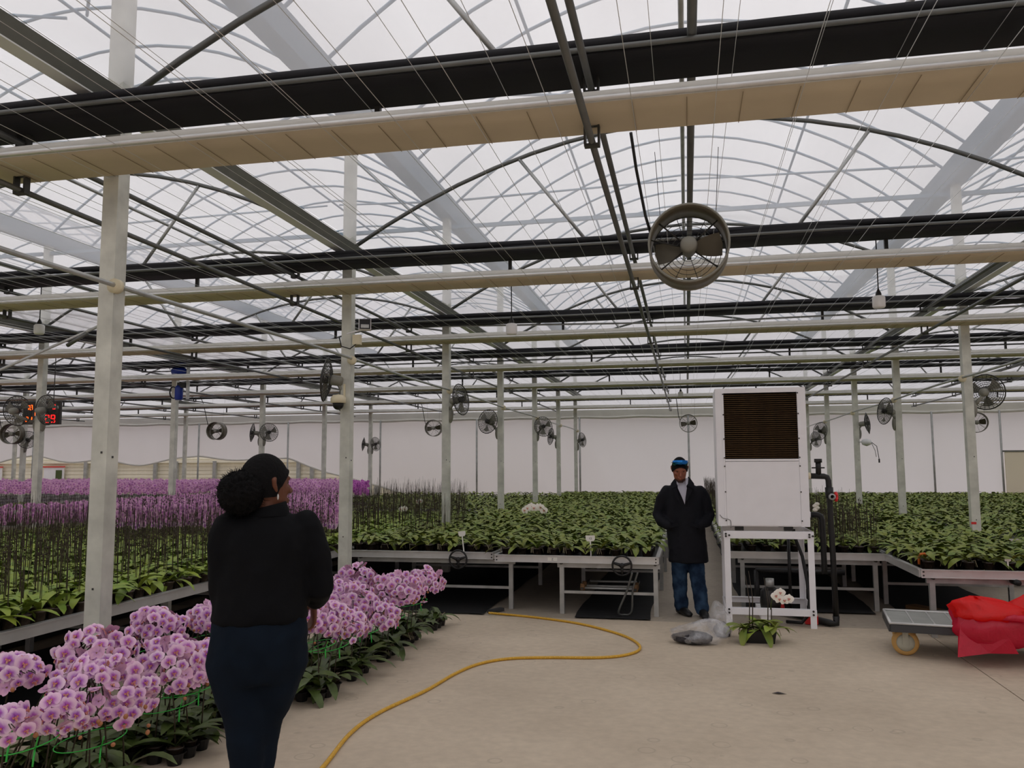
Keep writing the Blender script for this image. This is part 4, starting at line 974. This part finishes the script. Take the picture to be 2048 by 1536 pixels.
# ------------------------------------------------------------------ fans
def guard(mb,r,d,ns=22):
    for k in range(1,10):
        q=r*k/9; z=-d*(1-(k/9)**2)
        mb.tube([(q*math.cos(2*PI*i/ns),q*math.sin(2*PI*i/ns),z) for i in range(ns)],.0026 if k<9 else .009,4,closed=True)
        mb.tube([(q*math.cos(2*PI*i/ns),q*math.sin(2*PI*i/ns),-z*.8) for i in range(ns)],.0024,4,closed=True)
    for i in range(26):
        a=2*PI*i/26
        for s in (-1,.8): mb.tube([(0.02*math.cos(a),.02*math.sin(a),s*d),(r*.55*math.cos(a),r*.55*math.sin(a),s*d*.72),(r*math.cos(a),r*math.sin(a),0)],.0026,3,False)
def blades(mb,r,n,tw=.35,wd=.5):
    for i in range(n):
        a=2*PI*i/n+.4; v=[]
        for k in range(5):
            q=r*(.16+.8*k/4)
            for s in (-1,0,1):
                b=a+s*wd*(.55+.45*k/4)*.9; v.append((q*math.cos(b),q*math.sin(b),s*tw*.12*r/.25*.5))
        mb.add(v,[(k*3+j,k*3+j+1,k*3+4+j,k*3+3+j) for k in range(4) for j in (0,1)])
g=MB(); guard(g,.25,.07); GM=g.mesh('guard',M['dark_grey'])
b_=MB(); blades(b_,.22,3); BM=b_.mesh('blade',M['fan_grey'],True)
mo=MB().lathe([(0,-.195),(.045,-.19),(.06,-.15),(.06,-.06),(.05,-.035),(0,-.03)],14); MO=mo.mesh('motor',M['fan_grey'],True)
hb=MB().lathe([(0,-.03),(.04,-.03),(.05,.0),(.045,.04),(0,.05)],14); HB=hb.mesh('hub',M['dark_grey'],True)
def wall_fan(loc,yawd,side,label,s=1.0,tilt=-.12):
    """loc: middle of the fan; the guard faces yawd (degrees, 0 = towards the viewer's end); side: offset of the post mount"""
    t=thing('wall_fan',label,'fan',loc,0,'post fans'); h=obj('fan_head',GM,t,None,(PI/2+tilt,0,math.radians(yawd)),s)
    obj('blade',BM,h); obj('motor',MO,h); obj('hub',HB,h)
    d=Vector((math.sin(math.radians(yawd)),-math.cos(math.radians(yawd)),0)); back=-d*.14*s
    sx,sy=side; m=MB(); m.tube([(back.x,back.y,-.05),(back.x*.8+sx*.4,back.y*.8+sy*.4,-.13),(sx*.9,sy*.9,-.2)],.024,8); m.ball((sx*.93,sy*.93,-.24),(.045,.05,.13),10,8)
    m.build('wall_bracket',M['fan_grey'],t,True); return t
L4=-3.775
def pf(k,row,dx,dy,z,yd,label,s=1.0):
    x=XS[row]; y=YK[k]; return wall_fan((x+dx,y+dy,z),yd,(-dx+(.06 if dx>0 else -.06),-dy),label,s)
pf(1,4,-.22,-.1,2.67,-75,'large wall fan on the left face of the second walkway post')
pf(2,4,.27,-.1,2.74,75,'wall fan on the right face of the third walkway post')
pf(3,4,-.24,-.15,2.60,-25,'wall fan on the left face of the fourth walkway post')
pf(4,4,.24,-.12,2.67,35,'wall fan on the right face of the fifth walkway post')
pf(5,4,-.22,-.1,2.56,-60,'wall fan on the left face of the sixth walkway post')
pf(6,4,.24,-.1,2.57,65,'wall fan on the right face of the seventh walkway post')
pf(2,5,.27,.1,2.70,150,'wall fan on the right face of the nearest post by the cabinet side')
pf(3,5,-.25,-.1,2.68,-70,'wall fan on the left face of the second post right of the cabinet')
pf(4,5,.24,-.1,2.64,75,'wall fan on the right face of the third post right of the cabinet')
pf(5,5,-.22,-.1,2.62,-50,'wall fan on the fourth post right of the cabinet')
pf(6,5,.24,-.1,2.5,40,'wall fan on the farthest post right of the cabinet')
pf(2,3,-.30,-.2,2.70,-170,'wall fan left of the display board post',1.05); pf(2,3,.30,-.2,2.70,170,'wall fan right of the display board post',1.05)
pf(4,3,-.24,-.1,2.62,-70,'fan on the left of the post above the woman'); pf(4,3,.26,-.1,2.62,45,'fan on the right of the post above the woman')
pf(6,3,-.24,-.1,2.5,-65,'fan on the left of the post left of the second walkway post'); pf(6,3,.24,-.1,2.5,65,'fan on the right of the post left of the second walkway post')
pf(3,2,.3,-.2,2.5,40,'wall fan left of the display board near the far wall'); pf(4,2,.3,-.2,2.5,30,'wall fan showing just right of the big post')
pf(3,2,-.3,-.2,2.45,-30,'wall fan farthest left near the far wall')
# drum circulation fans
D=MB(); r0,l0=.28,.30
D.lathe([(r0,-l0/2),(r0+.008,-l0/2),(r0+.008,l0/2),(r0,l0/2),(r0-.004,l0/2),(r0-.004,-l0/2),(r0,-l0/2)],40,(0,0,0),rx)
DS=D.mesh('drum_shell',M['drum_grey'],True)
D=MB()
for s in (-1,1): D.tube([((r0+.006)*math.cos(a),s*l0/2,(r0+.006)*math.sin(a)) for a in [2*PI*i/40 for i in range(40)]],.009,6,closed=True)
DR=D.mesh('drum_rim',M['fan_grey'],True)
D=MB().lathe([(0,.12),(.05,.12),(.062,.10),(.062,-.02),(.05,-.03),(.045,-.12),(0,-.12)],18,(0,0,0),rx); DM=D.mesh('drum_motor',M['fan_grey'],True)
D=MB(); D.lathe([(0,.001),(.012,.001)],12,(0,-.1215,0),rx); 
D=MB()
for k in range(1,9): 
    q=r0*.98*k/8; D.tube([(q*math.cos(a),l0/2-.005,q*math.sin(a)) for a in [2*PI*i/30 for i in range(30)]],.0022,4,closed=True)
for i in range(8): a=2*PI*i/8+.3; D.tube([(0,l0/2,0),(r0*math.cos(a),l0/2,r0*math.sin(a))],.0025,4)
DG=D.mesh('drum_guard',M['dark_grey'])
D=MB()
for a in (.7,PI-.7,PI+.7,-.7): D.tube([(.05*math.cos(a),-.02,.05*math.sin(a)),(r0*math.cos(a),-.06,r0*math.sin(a))],.006,6)
D.tube([(-.05,-.03,.0),(-.14,-.05,.02),(-.27,-.08,.05)],.005,5)
DT_=D.mesh('motor_strut',M['dark_grey'],True)
D=MB()
for a in (.12,PI+.12):
    v=[]
    for k in range(5):
        q=.06+(.25-.06)*k/4
        for s in (-1,0,1): b=a+s*(.62-.28*k/4); v.append((q*math.cos(b),.05-.02*s+.0,q*math.sin(b)))
    o_=len(v); D.add(v,[(k*3+j,k*3+j+1,k*3+4+j,k*3+3+j) for k in range(4) for j in (0,1)])
    D.add([(x,y+.004,z) for x,y,z in v],[(k*3+3+j,k*3+4+j,k*3+j+1,k*3+j) for k in range(4) for j in (0,1)])
DB=D.mesh('drum_blade',M['drum_grey'],True)
def drum_fan(loc,label,rz=0,zt=4.0,cable=True,wy=-.1):
    t=thing('drum_fan',label,'fan',loc,rz,'drum fans'); 
    for n,m in (('drum_shell',DS),('drum_rim',DR),('motor',DM),('rear_guard',DG),('motor_strut',DT_),('blade',DB)): obj(n,m,t)
    L=Vector(loc); h=zt-L.z
    for s in (-1,1): MB().tube([(s*.2,0,.2),(s*.23,wy,h)],.0022,4).build('hanging_wire',M['dark_grey'],t)
    if cable: MB().tube([(-.27,-.03,.1),(-.31,-.05,.25),(-.36,-.25,h*.75),(-.38,-.5,h)],.011,8).build('power_cable',M['black_plastic'],t,True)
    return t
drum_fan((.055,6.15,3.285),'large drum fan hanging in the middle of the near bay')
drum_fan((.09,27.9,3.05),'small distant drum fan hanging above the man')
drum_fan((-15.16,24.75,2.87),'drum fan hanging left of the post above the woman',.0,4.07,True,.083)
drum_fan((-19.0,20.4,2.66),'drum fan hanging at the far left behind the display board',.3)
drum_fan((8.25,26.2,2.87),'drum fan hanging behind the nearest right post',-.2)
drum_fan((-8.7,28.0,3.02),'drum fan hanging beside the third walkway post',.1)
# pendant lamps
def pendant(loc,label,zt):
    t=thing('pendant_lamp',label,'lamp',loc,0,'pendant lamps'); h=zt-loc[2]
    MB().lathe([(0,0),(.05,.0),(.062,.015),(.062,.105),(.05,.12),(.03,.125)],18).build('bulb_cover',M['lamp_white'],t,True)
    MB().lathe([(.03,.122),(.028,.15),(.014,.18),(.006,.2)],12).build('socket',M['black_plastic'],t,True)
    MB().tube([(0,0,.19),(0,0,h)],.006,6).build('cord',M['black_plastic'],t,True)
pendant((1.93,8.77,3.24),'white pendant lamp right of the drum fan',3.95); pendant((-1.84,8.77,3.11),'white pendant lamp left of the drum fan',3.95)
pendant((-7.86,8.77,3.34),'white pendant lamp left of the big near post',3.95); pendant((-.1,20.75,3.36),'distant small pendant lamp above the man',3.95)
# things on the second walkway post
px,py=L4,YK[1]
t=thing('flood_light','small floodlight with black lens on the second walkway post','lamp',(px+.25,py-.12,3.27),.4)
MB().box((0,.06,.015),(.14,.11,.12)).build('housing',M['white_paint'],t); MB().box((0,.0,.015),(.12,.02,.11)).build('lens_frame',M['black_plastic'],t); MB().box((0,-.011,-.01),(.09,.004,.04)).build('led_panel',M['galvanised'],t); MB().tube([(0,.1,-.03),(-.12,.1,-.06),(-.2,.08,-.09)],.009,6).build('arm',M['white_paint'],t,True)
t=thing('junction_box','cream junction box with looped cable under the floodlight','box',(px+.13,py-.05,3.12)); MB().box((0,0,0),(.09,.06,.11)).build('box',M['cam_cream'],t); MB().tube([(0,-.02,-.05),(-.06,-.06,-.11),(-.16,-.07,-.08),(-.19,-.07,.03)],.007,6).build('cable',M['black_plastic'],t,True)
t=thing('dome_camera','cream dome security camera below the fan on the second walkway post','camera',(px-.04,py-.16,2.36)); MB().lathe([(0,.13),(.06,.12),(.085,.09),(.085,.035),(.075,.03)],16).build('housing',M['cam_cream'],t,True); MB().ball((0,0,.015),(.062,.062,.062),14,10).build('dome',M['black_plastic'],t,True); MB().box((.03,.1,.1),(.03,.14,.03)).box((.03,.1,.18),(.02,.02,.15)).build('arm',M['cam_cream'],t)
# blue curtain motors
for z,lab,rz in ((3.84,'blue curtain motor on the fourth post of the far left row, above the beige curtain',1.2),(3.36,'blue curtain motor with black wheel hanging under the beige curtain',0)):
    t=thing('curtain_motor',lab,'motor',(-11.15,16.62,z)); Mq=Matrix.Rotation(PI/2,3,'Y') if rz else Matrix.Identity(3)
    MB().lathe([(0,-.17),(.075,-.17),(.09,-.14),(.09,.1),(.07,.14),(.04,.17),(0,.17)],16,(0,0,0),Mq).build('motor',M['blue_paint'],t,True); MB().box((.08,0,.16),(.2,.1,.12)).build('gear_box',M['blue_paint' if rz else 'black_plastic'],t); MB().box((.22,0,.05),(.05,.06,.42)).build('bracket',M['galvanised'],t)
    if not rz: MB().tube([(-.14,.13*math.cos(a),.0+.13*math.sin(a)) for a in [2*PI*i/20 for i in range(20)]],.016,6,closed=True).build('hand_wheel',M['black_plastic'],t,True)
# LED display board
t=thing('display_board','dark display board with red and orange digits behind the post fans','display',(-11.70,13.24,2.70),.18)
MB().box((0,0,0),(.70,.06,.43)).build('case',M['dark_grey'],t)
SEG={'0':'abcdef','1':'bc','2':'abged','3':'abgcd','4':'fgbc','5':'afgcd','6':'afgedc','7':'abc','8':'abcdefg','9':'abfgcd'}
def digit(ch,x,z,h,m):
    w=h*.5; e=h*.13; b=MB(); q={'a':((0,h/2),(w,e)),'g':((0,0),(w,e)),'d':((0,-h/2),(w,e)),'b':((w/2,h/4),(e,h/2)),'c':((w/2,-h/4),(e,h/2)),'f':((-w/2,h/4),(e,h/2)),'e':((-w/2,-h/4),(e,h/2))}
    for s in SEG[ch]: (cx,cz),(sx,sz)=q[s]; b.box((x+cx,-.033,z+cz),(sx,.008,sz))
    b.build('digit',m,t)
for ch,x,z in (('1',-.27,.10),('8',-.20,.10),('2',-.27,-.12),('1',-.20,-.12),('1',-.14,-.01)): digit(ch,x,z,.085,M['led_orange'])
for ch,x,z,h in (('6',.13,.11,.08),('9',.23,.11,.08),('2',.11,-.11,.13),('9',.22,-.11,.13)): digit(ch,x,z,h,M['led_red'])
MB().box((.30,-.22,.1),(.05,.41,.05)).build('mount_arm',M['galvanised'],t); MB().tube([(-.1,.0,.2),(-.1,.0,1.2)],.008,6).tube([(.2,.0,.2),(.2,.0,1.2)],.008,6).build('hanger',M['dark_grey'],t)
# cup-like sensor on the third right post
t=thing('sensor_shade','white cupped sensor with dangling cords on the right post row','sensor',(3.945+.2,20.75,2.2)); MB().lathe([(0,.08),(.1,.05),(.12,.0),(.1,-.06),(.0,-.1)],14).build('cup',M['lamp_white'],t,True); MB().tube([(.1,0,0),(.22,0,-.1),(.26,0,-.4)],.008,5).tube([(.1,0,0),(.18,0,-.2),(.2,0,-.35)],.006,5).build('cords',M['dark_grey'],t,True); MB().box((.26,0,-.44),(.03,.03,.09)).build('plug',M['black_plastic'],t); MB().box((-.1,0,.0),(.16,.02,.02)).build('arm',M['galvanised'],t)
# small dry leaf on the concrete
tag(MB().add([(-.05,0,.004),(0,-.02,.012),(.06,0,.004),(0,.025,.01)],[(0,1,2,3)]).build('fallen_scrap',M['soil'],None,False,(.62,6.55,.0)),'small dark scrap lying on the open concrete','scrap')
# ------------------------------------------------------------------ people
def hand(mb,w,d,n,side,size=1.0,curl=.5):
    """w wrist, d pointing direction, n back-of-hand normal, side: unit vector towards the thumb"""
    w,d,n,s=Vector(w),Vector(d).normalized(),Vector(n).normalized(),Vector(side).normalized()
    mb.rings([(w-d*.02,s*.026*size,n*.018*size),(w+d*.01*size,s*.03*size,n*.016*size),(w+d*.05*size,s*.042*size,n*.015*size),(w+d*.085*size,s*.04*size,n*.013*size),(w+d*.095*size,s*.03*size,n*.009*size)],14)
    for i,(o,L) in enumerate(((.030,.072),(.010,.08),(-.010,.075),(-.029,.058))):
        p=w+d*.078*size+s*o*size; pts=[p]; a=0
        for k,q in enumerate((.45,.3,.25)):
            a+=curl*(1+.15*i)*(1 if k else .6); dd=d*math.cos(a)-n*math.sin(a); p=p+dd*L*q*size; pts.append(p)
        mb.limb(pts,[.0092*size,.0086*size,.008*size,.0066*size],8)
    p=w+d*.025*size+s*.03*size; mb.limb([p-s*.01,p+(d*.6+s*.7-n*.25).normalized()*.035*size,p+(d*.9+s*.45-n*.45).normalized()*.065*size],[.013*size,.0105*size,.008*size],8)
def head_rings(mb,c,M3,s=1.0,n=22):
    """oval head, face along local -y of M3; c is the middle of the head"""
    prof=[(-.125,.02,.028,.030),(-.118,-.012,.035,.042),(-.10,-.018,.05,.054),(-.075,-.012,.065,.062),(-.045,-.004,.078,.068),(-.01,.004,.088,.073),(.03,.006,.094,.076),(.065,.008,.09,.074),(.092,.012,.075,.063),(.11,.016,.05,.044),(.119,.018,.022,.02)]
    R_=[(c+M3@(Vector((0,y,z))*s),M3@Vector((w*s,0,0)),M3@Vector((0,l*s,0))) for z,y,l,w in prof]
    mb.rings(R_,n)
    F=lambda x,y,z: c+M3@(Vector((x,y,z))*s)
    mb.limb([F(0,-.088,.012),F(0,-.1,-.012),F(0,-.112,-.03)],[.009*s,.012*s,.014*s],8)        # nose
    for q in (-1,1):
        mb.ball(F(q*.012,-.1,-.033),.009*s,8,6)                                           # nostril wings
        mb.limb([F(q*.012,-.088,.028),F(q*.048,-.072,.026)],[.011*s,.009*s],8)             # brow
        mb.ball(F(q*.045,-.062,-.02),(.02*s,.018*s,.018*s),8,6)                              # cheek
        e=MB(); 
        mb.limb([F(q*.073,.012,.036),F(q*.087,.03,.03),F(q*.085,.028,.006),F(q*.074,.012,-.022)],[.009*s,.011*s,.011*s,.009*s],8)   # ear
    mb.limb([F(-.022,-.086,-.062),F(0,-.096,-.06),F(.022,-.086,-.062)],[.006*s,.009*s,.006*s],8)
    mb.limb([F(-.018,-.084,-.073),F(0,-.094,-.074),F(.018,-.084,-.073)],[.006*s,.010*s,.006*s],8)
    return F
def eyes(F,par,s=1.0,m='tag_white'):
    for q in (-1,1):
        e=MB().ball(F(q*.031,-.070,.010),.011*s,10,8).build('eye',M['black_plastic'],par,True)
def hair_cap(c,M3,s,front,low,m,par,thick=1.07,hp=1.5):
    mb=MB(); n,mm=26,16; v=[]
    for i in range(mm+1):
        t=PI*.5*1.28*i/mm
        for j in range(n):
            a=2*PI*j/n; p=Vector((.079*math.sin(t)*math.cos(a),.100*math.sin(t)*math.sin(a)+.012,.112*math.cos(t)+.012))*thick
            fr=max(0,-math.sin(a))**hp      # 1 at the face
            zmin=front*fr+low*(1-fr)
            if p.z<zmin: p=Vector((p.x*.985,p.y,zmin))
            v.append(c+M3@(p*s))
    mb.add(v,[(i*n+j,(i+1)*n+j,(i+1)*n+(j+1)%n,i*n+(j+1)%n) for i in range(mm) for j in range(n)])
    return mb.build('hair',M[m],par,True)
# --- the woman, seen from behind, head turned to the right
wo=thing('person','woman in black jacket and dark jeans seen from behind, hair in a bun','person',(-1.625,3.02,0),math.radians(29))
Fh=Matrix.Rotation(math.radians(180-54),3,'Z'); Hc=Vector((.002,.01,1.604))
tiltM=Fh@Matrix.Rotation(-.08,3,'X')
B=MB()
FF=head_rings(B,Hc,tiltM,.98)
B.rings([((-.005,-.005,1.44),(.075,0,0),(0,.07,0)),((0,0,1.5),(.056,0,0),(0,.058,0)),((.003,.005,1.56),(.052,0,0),(0,.055,0)),((.002,.01,1.60),(.05,0,0),(0,.05,0))],16)
B.rings([((-.01,0,.95),(.12,0,0),(0,.09,0)),((-.01,0,1.1),(.13,0,0),(0,.09,0)),((.0,0,1.3),(.14,0,0),(0,.09,0)),((.0,0,1.42),(.14,0,0),(0,.07,0)),((0,0,1.47),(.08,0,0),(0,.05,0))],16)
AR=[(.165,0,1.425),(.205,-.015,1.30),(.212,-.01,1.19),(.208,.08,1.15),(.20,.16,1.125)]; AL=[(-.15,0,1.425),(-.155,-.01,1.30),(-.15,.0,1.19),(-.1,.12,1.19),(-.03,.2,1.2)]
for A in (AR,AL): B.limb(A,[.045,.038,.034,.03,.024],10)
hand(B,(.20,.165,1.12),(.05,.35,-.85),(.9,.25,.2),(-.1,.85,.4),.95,.55)
hand(B,(-.03,.205,1.2),(.9,.3,.05),(0,.6,.8),(.2,.5,.8),.95,.6)
LR=[(.07,0,.95),(.035,.02,.80),(.0,.04,.55),(-.02,.0,.3),(-.02,-.06,.09)]; LL_=[(-.10,0,.95),(-.075,-.01,.80),(-.052,-.02,.55),(-.06,.06,.3),(-.08,.1,.09)]
for L in (LR,LL_): B.limb(L,[.08,.06,.036,.032,.028],12)
bo=B.build('body',M['skin_dark'],wo,True); remesh(bo,.0065,4)
J=MB()
J.rings([((-.012,-.005,1.085),(.172,0,0),(0,.145,0)),((-.012,-.005,1.10),(.18,0,0),(0,.152,0)),((-.014,-.008,1.15),(.176,0,0),(0,.145,0)),((-.008,-.004,1.25),(.17,0,0),(0,.132,0)),((.0,.0,1.36),(.178,0,0),(0,.13,0)),((.005,.0,1.44),(.172,0,0),(0,.112,0)),((.005,.0,1.48),(.12,0,0),(0,.088,0)),((.004,.003,1.505),(.08,0,0),(0,.074,0)),((.004,.005,1.515),(.068,0,0),(0,.066,0))],24)
J.limb([(.15,0,1.44),(.19,-.01,1.34),(.212,-.015,1.2),(.208,.08,1.155),(.203,.13,1.14)],[.07,.062,.054,.05,.042],14)
J.limb([(-.14,0,1.44),(-.155,-.01,1.33),(-.148,.0,1.19),(-.1,.12,1.19),(-.05,.185,1.2)],[.07,.062,.056,.052,.044],14)
jk=J.build('jacket',M['jacket'],wo,True); remesh(jk,.011,5,.022,.09)
cr=MB().rings([((.004,.0,1.49),(.09,0,0),(0,.084,0)),((.004,.004,1.525),(.074,0,.016),(0,.076,0)),((.004,.004,1.53),(.07,0,.016),(0,.072,0))],20,cap=False).build('collar',M['jacket'],wo,True)
J=MB()
J.rings([((-.012,-.005,1.16),(.165,0,0),(0,.125,0)),((-.012,-.015,1.04),(.182,0,0),(0,.15,0)),((-.018,-.015,.95),(.18,0,0),(0,.15,0)),((-.02,-.01,.87),(.155,0,0),(0,.125,0))],22)
J.limb([(.062,-.01,.95),(.032,.01,.81),(.004,.03,.70),(-.004,.045,.56),(-.02,.0,.32),(-.022,-.06,.07)],[.118,.096,.078,.064,.056,.05],16)
J.limb([(-.095,-.01,.95),(-.07,-.01,.81),(-.052,-.015,.70),(-.048,-.02,.56),(-.06,.06,.32),(-.08,.1,.07)],[.116,.098,.078,.062,.056,.05],16)
jn=J.build('jeans',M['jeans'],wo,True); remesh(jn,.011,5,.012,.07)
for (x,y) in ((-.022,-.04),(-.08,.12)):
    sh=MB().rings([((x,y-.09,.03),(.02,0,0),(0,0,.02)),((x,y-.07,.045),(.036,0,0),(0,0,.042)),((x,y,.05),(.04,0,0),(0,0,.05)),((x,y+.09,.035),(.045,0,0),(0,0,.034)),((x,y+.15,.022),(.03,0,0),(0,0,.02))],14).build('shoe',M['shoe'],wo,True)
hair_cap(Hc,tiltM,1.0,.062,-.055,'hair',wo,1.06,.55)
eyes(FF,wo)
bc=Hc+Fh@Vector((.012,.108,-.022)); bun=MB(); v,f=blob((0,0,0),(.088,.088,.085),4,40,26,amp=.05); bun.add(v,f); bo2=bun.build('hair_bun',M['hair'],wo,True,bc)
tx=bpy.data.textures.new('frizz','CLOUDS'); tx.noise_scale=.012; dd=bo2.modifiers.new('sub','SUBSURF'); dd.levels=1; dd.render_levels=1; dm=bo2.modifiers.new('frizz','DISPLACE'); dm.texture=tx; dm.strength=.02
fz=MB(); q=random.Random(2)
for i in range(1100):
    d=Vector((q.gauss(0,1),q.gauss(0,1),q.gauss(0,1))).normalized(); p=bc+d*.084; e=p+d*q.uniform(.006,.02)+Vector((q.uniform(-.008,.008),q.uniform(-.008,.008),q.uniform(-.008,.008))); fz.tube([p,(p+e)/2+Vector((q.uniform(-.004,.004),)*3),e],[.0009,.0008,.0004],3,False)
fo=fz.build('flyaway_hair',M['hair'],wo); fo['kind']='stuff'
MB().ball(FF(-.080,.01,-.04),(.004,.004,.012),8,6).build('earring',M['aluminium'],wo,True)
# --- the man, facing the viewer, looking down, hands in his coat pockets
ma=thing('person','man in long dark coat and blue jeans looking down in the aisle','person',(-.075,9.72,0),math.radians(-2))
Hm=Vector((.0,-.075,1.628)); Fm=Matrix.Rotation(.14,3,'Z')@Matrix.Rotation(.36,3,'X')
B=MB(); FM=head_rings(B,Hm,Fm,1.07)
B.rings([((.03,.03,1.38),(.08,0,0),(0,.075,0)),((.015,.0,1.46),(.06,0,0),(0,.062,0)),((.005,-.03,1.53),(.058,0,0),(0,.06,0)),((.0,-.05,1.58),(.056,0,0),(0,.058,0))],16)
B.rings([((.05,.02,.85),(.14,0,0),(0,.1,0)),((.04,.02,1.1),(.14,0,0),(0,.1,0)),((.03,.03,1.3),(.15,0,0),(0,.1,0)),((.03,.03,1.4),(.15,0,0),(0,.08,0)),((.03,.02,1.45),(.09,0,0),(0,.06,0))],16)
aL=[(-.155,.03,1.36),(-.24,.05,1.2),(-.255,.04,1.10),(-.20,-.04,1.05),(-.12,-.07,1.0)]; aR=[(.215,.03,1.36),(.285,.05,1.2),(.30,.04,1.10),(.26,-.04,1.05),(.20,-.07,1.01)]
for A in (aL,aR): B.limb(A,[.05,.042,.038,.034,.028],10)
hand(B,(-.10,-.06,.99),(.35,.1,-.8),(0,-1,.1),(.8,0,.4),1.0,.4); hand(B,(.19,-.06,1.0),(-.3,.1,-.8),(0,-1,.1),(-.8,0,.4),1.0,.4)
lL=[(-.02,.02,.85),(-.035,.01,.5),(-.035,.03,.28),(-.025,.05,.08)]; lR=[(.14,.02,.85),(.155,-.02,.5),(.185,-.03,.28),(.205,-.06,.08)]
for L in (lL,lR): B.limb(L,[.09,.06,.05,.038],12)
bo=B.build('body',M['skin_mid'],ma,True); remesh(bo,.0075,4)
C=MB()
C.rings([((.07,.01,.585),(.215,0,0),(0,.16,0)),((.07,.01,.60),(.222,0,0),(0,.168,0)),((.06,.01,.8),(.215,0,0),(0,.165,0)),((.045,.015,1.0),(.215,0,0),(0,.16,0)),((.035,.02,1.15),(.222,0,0),(0,.155,0)),((.03,.03,1.30),(.225,0,0),(0,.15,0)),((.03,.035,1.385),(.21,0,0),(0,.125,0)),((.025,.03,1.44),(.15,0,0),(0,.1,0)),((.02,.02,1.48),(.09,0,0),(0,.08,0))],26)
C.limb([(-.15,.03,1.375),(-.22,.05,1.27),(-.258,.05,1.11),(-.215,-.05,1.04),(-.14,-.125,1.005)],[.078,.074,.07,.062,.054],14)
C.limb([(.21,.03,1.375),(.27,.05,1.27),(.305,.05,1.11),(.275,-.05,1.04),(.215,-.125,1.015)],[.078,.074,.07,.062,.054],14)
co=C.build('coat',M['coat'],ma,True); remesh(co,.012,5,.02,.1)
# open neck: shirt wedge, lapels, collar
MB().add([(-.03,-.07,1.50),(.06,-.068,1.50),(.075,-.105,1.42),(.058,-.142,1.31),(.05,-.146,1.24),(.02,-.140,1.32),(-.025,-.105,1.42),(.025,-.115,1.43),(.045,-.15,1.32)],[(0,1,7),(1,2,7),(2,3,8,7),(3,4,8),(4,5,8),(5,6,7,8),(6,0,7)]).build('shirt',M['shirt'],ma,True)
for s in (-1,1):
    x=lambda a:.025+s*a
    MB().add([(x(.065),-.03,1.55),(x(.05),-.085,1.50),(x(.06),-.105,1.44),(x(.135),-.10,1.405),(x(.13),-.05,1.47),(x(.075),.02,1.545)],[(0,1,2,3,4,5)]).build('shirt_collar' if 0 else 'coat_collar',M['coat'],ma,True)
    MB().add([(x(.042),-.07,1.535),(x(.035),-.095,1.50),(x(.045),-.12,1.445),(x(.062),-.1,1.47),(x(.068),-.05,1.53)],[(0,1,2,3,4)]).build('shirt_collar',M['shirt'],ma)
    MB().add([(x(.06),-.112,1.435),(x(.028),-.160,1.26),(x(.06),-.172,1.30),(x(.115),-.135,1.405)],[(0,1,2,3)]).build('lapel',M['coat'],ma)
    MB().box((.04+s*.135,-.15,1.0),(.13,.02,.03),Matrix.Rotation(s*.25,3,'Y')).build('pocket_flap',M['coat'],ma)
J=MB(); J.rings([((.06,.02,.95),(.17,0,0),(0,.12,0)),((.06,.02,.8),(.175,0,0),(0,.13,0)),((.06,.02,.72),(.16,0,0),(0,.12,0))],18)
J.limb([(-.02,.02,.78),(-.03,.01,.58),(-.035,.02,.42),(-.03,.04,.2),(-.02,.05,.09)],[.1,.092,.085,.078,.08],14); J.limb([(.14,.02,.78),(.15,-.01,.58),(.165,-.02,.42),(.195,-.04,.2),(.205,-.06,.085)],[.1,.094,.086,.08,.082],14)
jn=J.build('jeans',M['jeans_blue'],ma,True); remesh(jn,.012,4,.022,.07)
for (x,y,a) in ((-.02,.04,.55),(.21,-.08,.25)):
    Mz=Matrix.Rotation(a,3,'Z'); q=lambda dy,z:tuple(Vector((x,y,z))+Mz@Vector((0,dy,0)))
    sx=Mz@Vector((1,0,0)); MB().rings([(q(.10,.03),sx*.02,(0,0,.02)),(q(.08,.05),sx*.038,(0,0,.048)),(q(0,.055),sx*.044,(0,0,.054)),(q(-.1,.04),sx*.05,(0,0,.039)),(q(-.17,.026),sx*.042,(0,0,.025)),(q(-.195,.02),sx*.02,(0,0,.015))],14).build('shoe',M['shoe'],ma,True)
hair_cap(Hm,Fm,1.07,.058,-.03,'hair',ma,1.085); eyes(FM,ma,1.07)
bd=MB(); bd.limb([FM(-.05,-.055,-.085),FM(-.02,-.088,-.102),FM(.02,-.088,-.102),FM(.05,-.055,-.085)],[.006,.012,.012,.006],10); bd.build('beard',M['beard'],ma,True)
# sunglasses pushed up on his head
Mw=Matrix.Translation(ma.location)@Matrix.Rotation(math.radians(-2),4,'Z')
def sunglass():
    b=MB(); v=[]; n=18
    for i in range(n+1):
        a=PI*(1.16+.68*i/n); 
        for j,(dz,k) in enumerate(((-.030,1.03),(0,1.09),(.024,1.02))):
            sag=1.15-.45*abs(math.cos(a))**3; 
            p=FM(.088*math.cos(a),.016+.106*math.sin(a)*k*.93,.112+dz*sag-.022*math.cos(a)**2); v.append(Mw@p)
    b.add(v,[(i*3+j,i*3+j+1,i*3+4+j,i*3+3+j) for i in range(n) for j in (0,1)]); return b
t=thing('sunglasses','blue mirrored sunglasses pushed up on the head of the man','sunglasses',tuple(Mw@FM(0,0,.08)))
b=sunglass(); o=Vector(t.location); b.v=[tuple(Vector(p)-o) for p in b.v]; lens=b.build('lens',M['sunglass'],t,True); sm_=lens.modifiers.new('thick','SOLIDIFY'); sm_.thickness=.004
for s in (-1,1): MB().tube([Mw@FM(s*.080,-.045,.10)-o,Mw@FM(s*.086,.0,.08)-o,Mw@FM(s*.082,.05,.06)-o],.003,6).build('temple',M['black_plastic'],t,True)
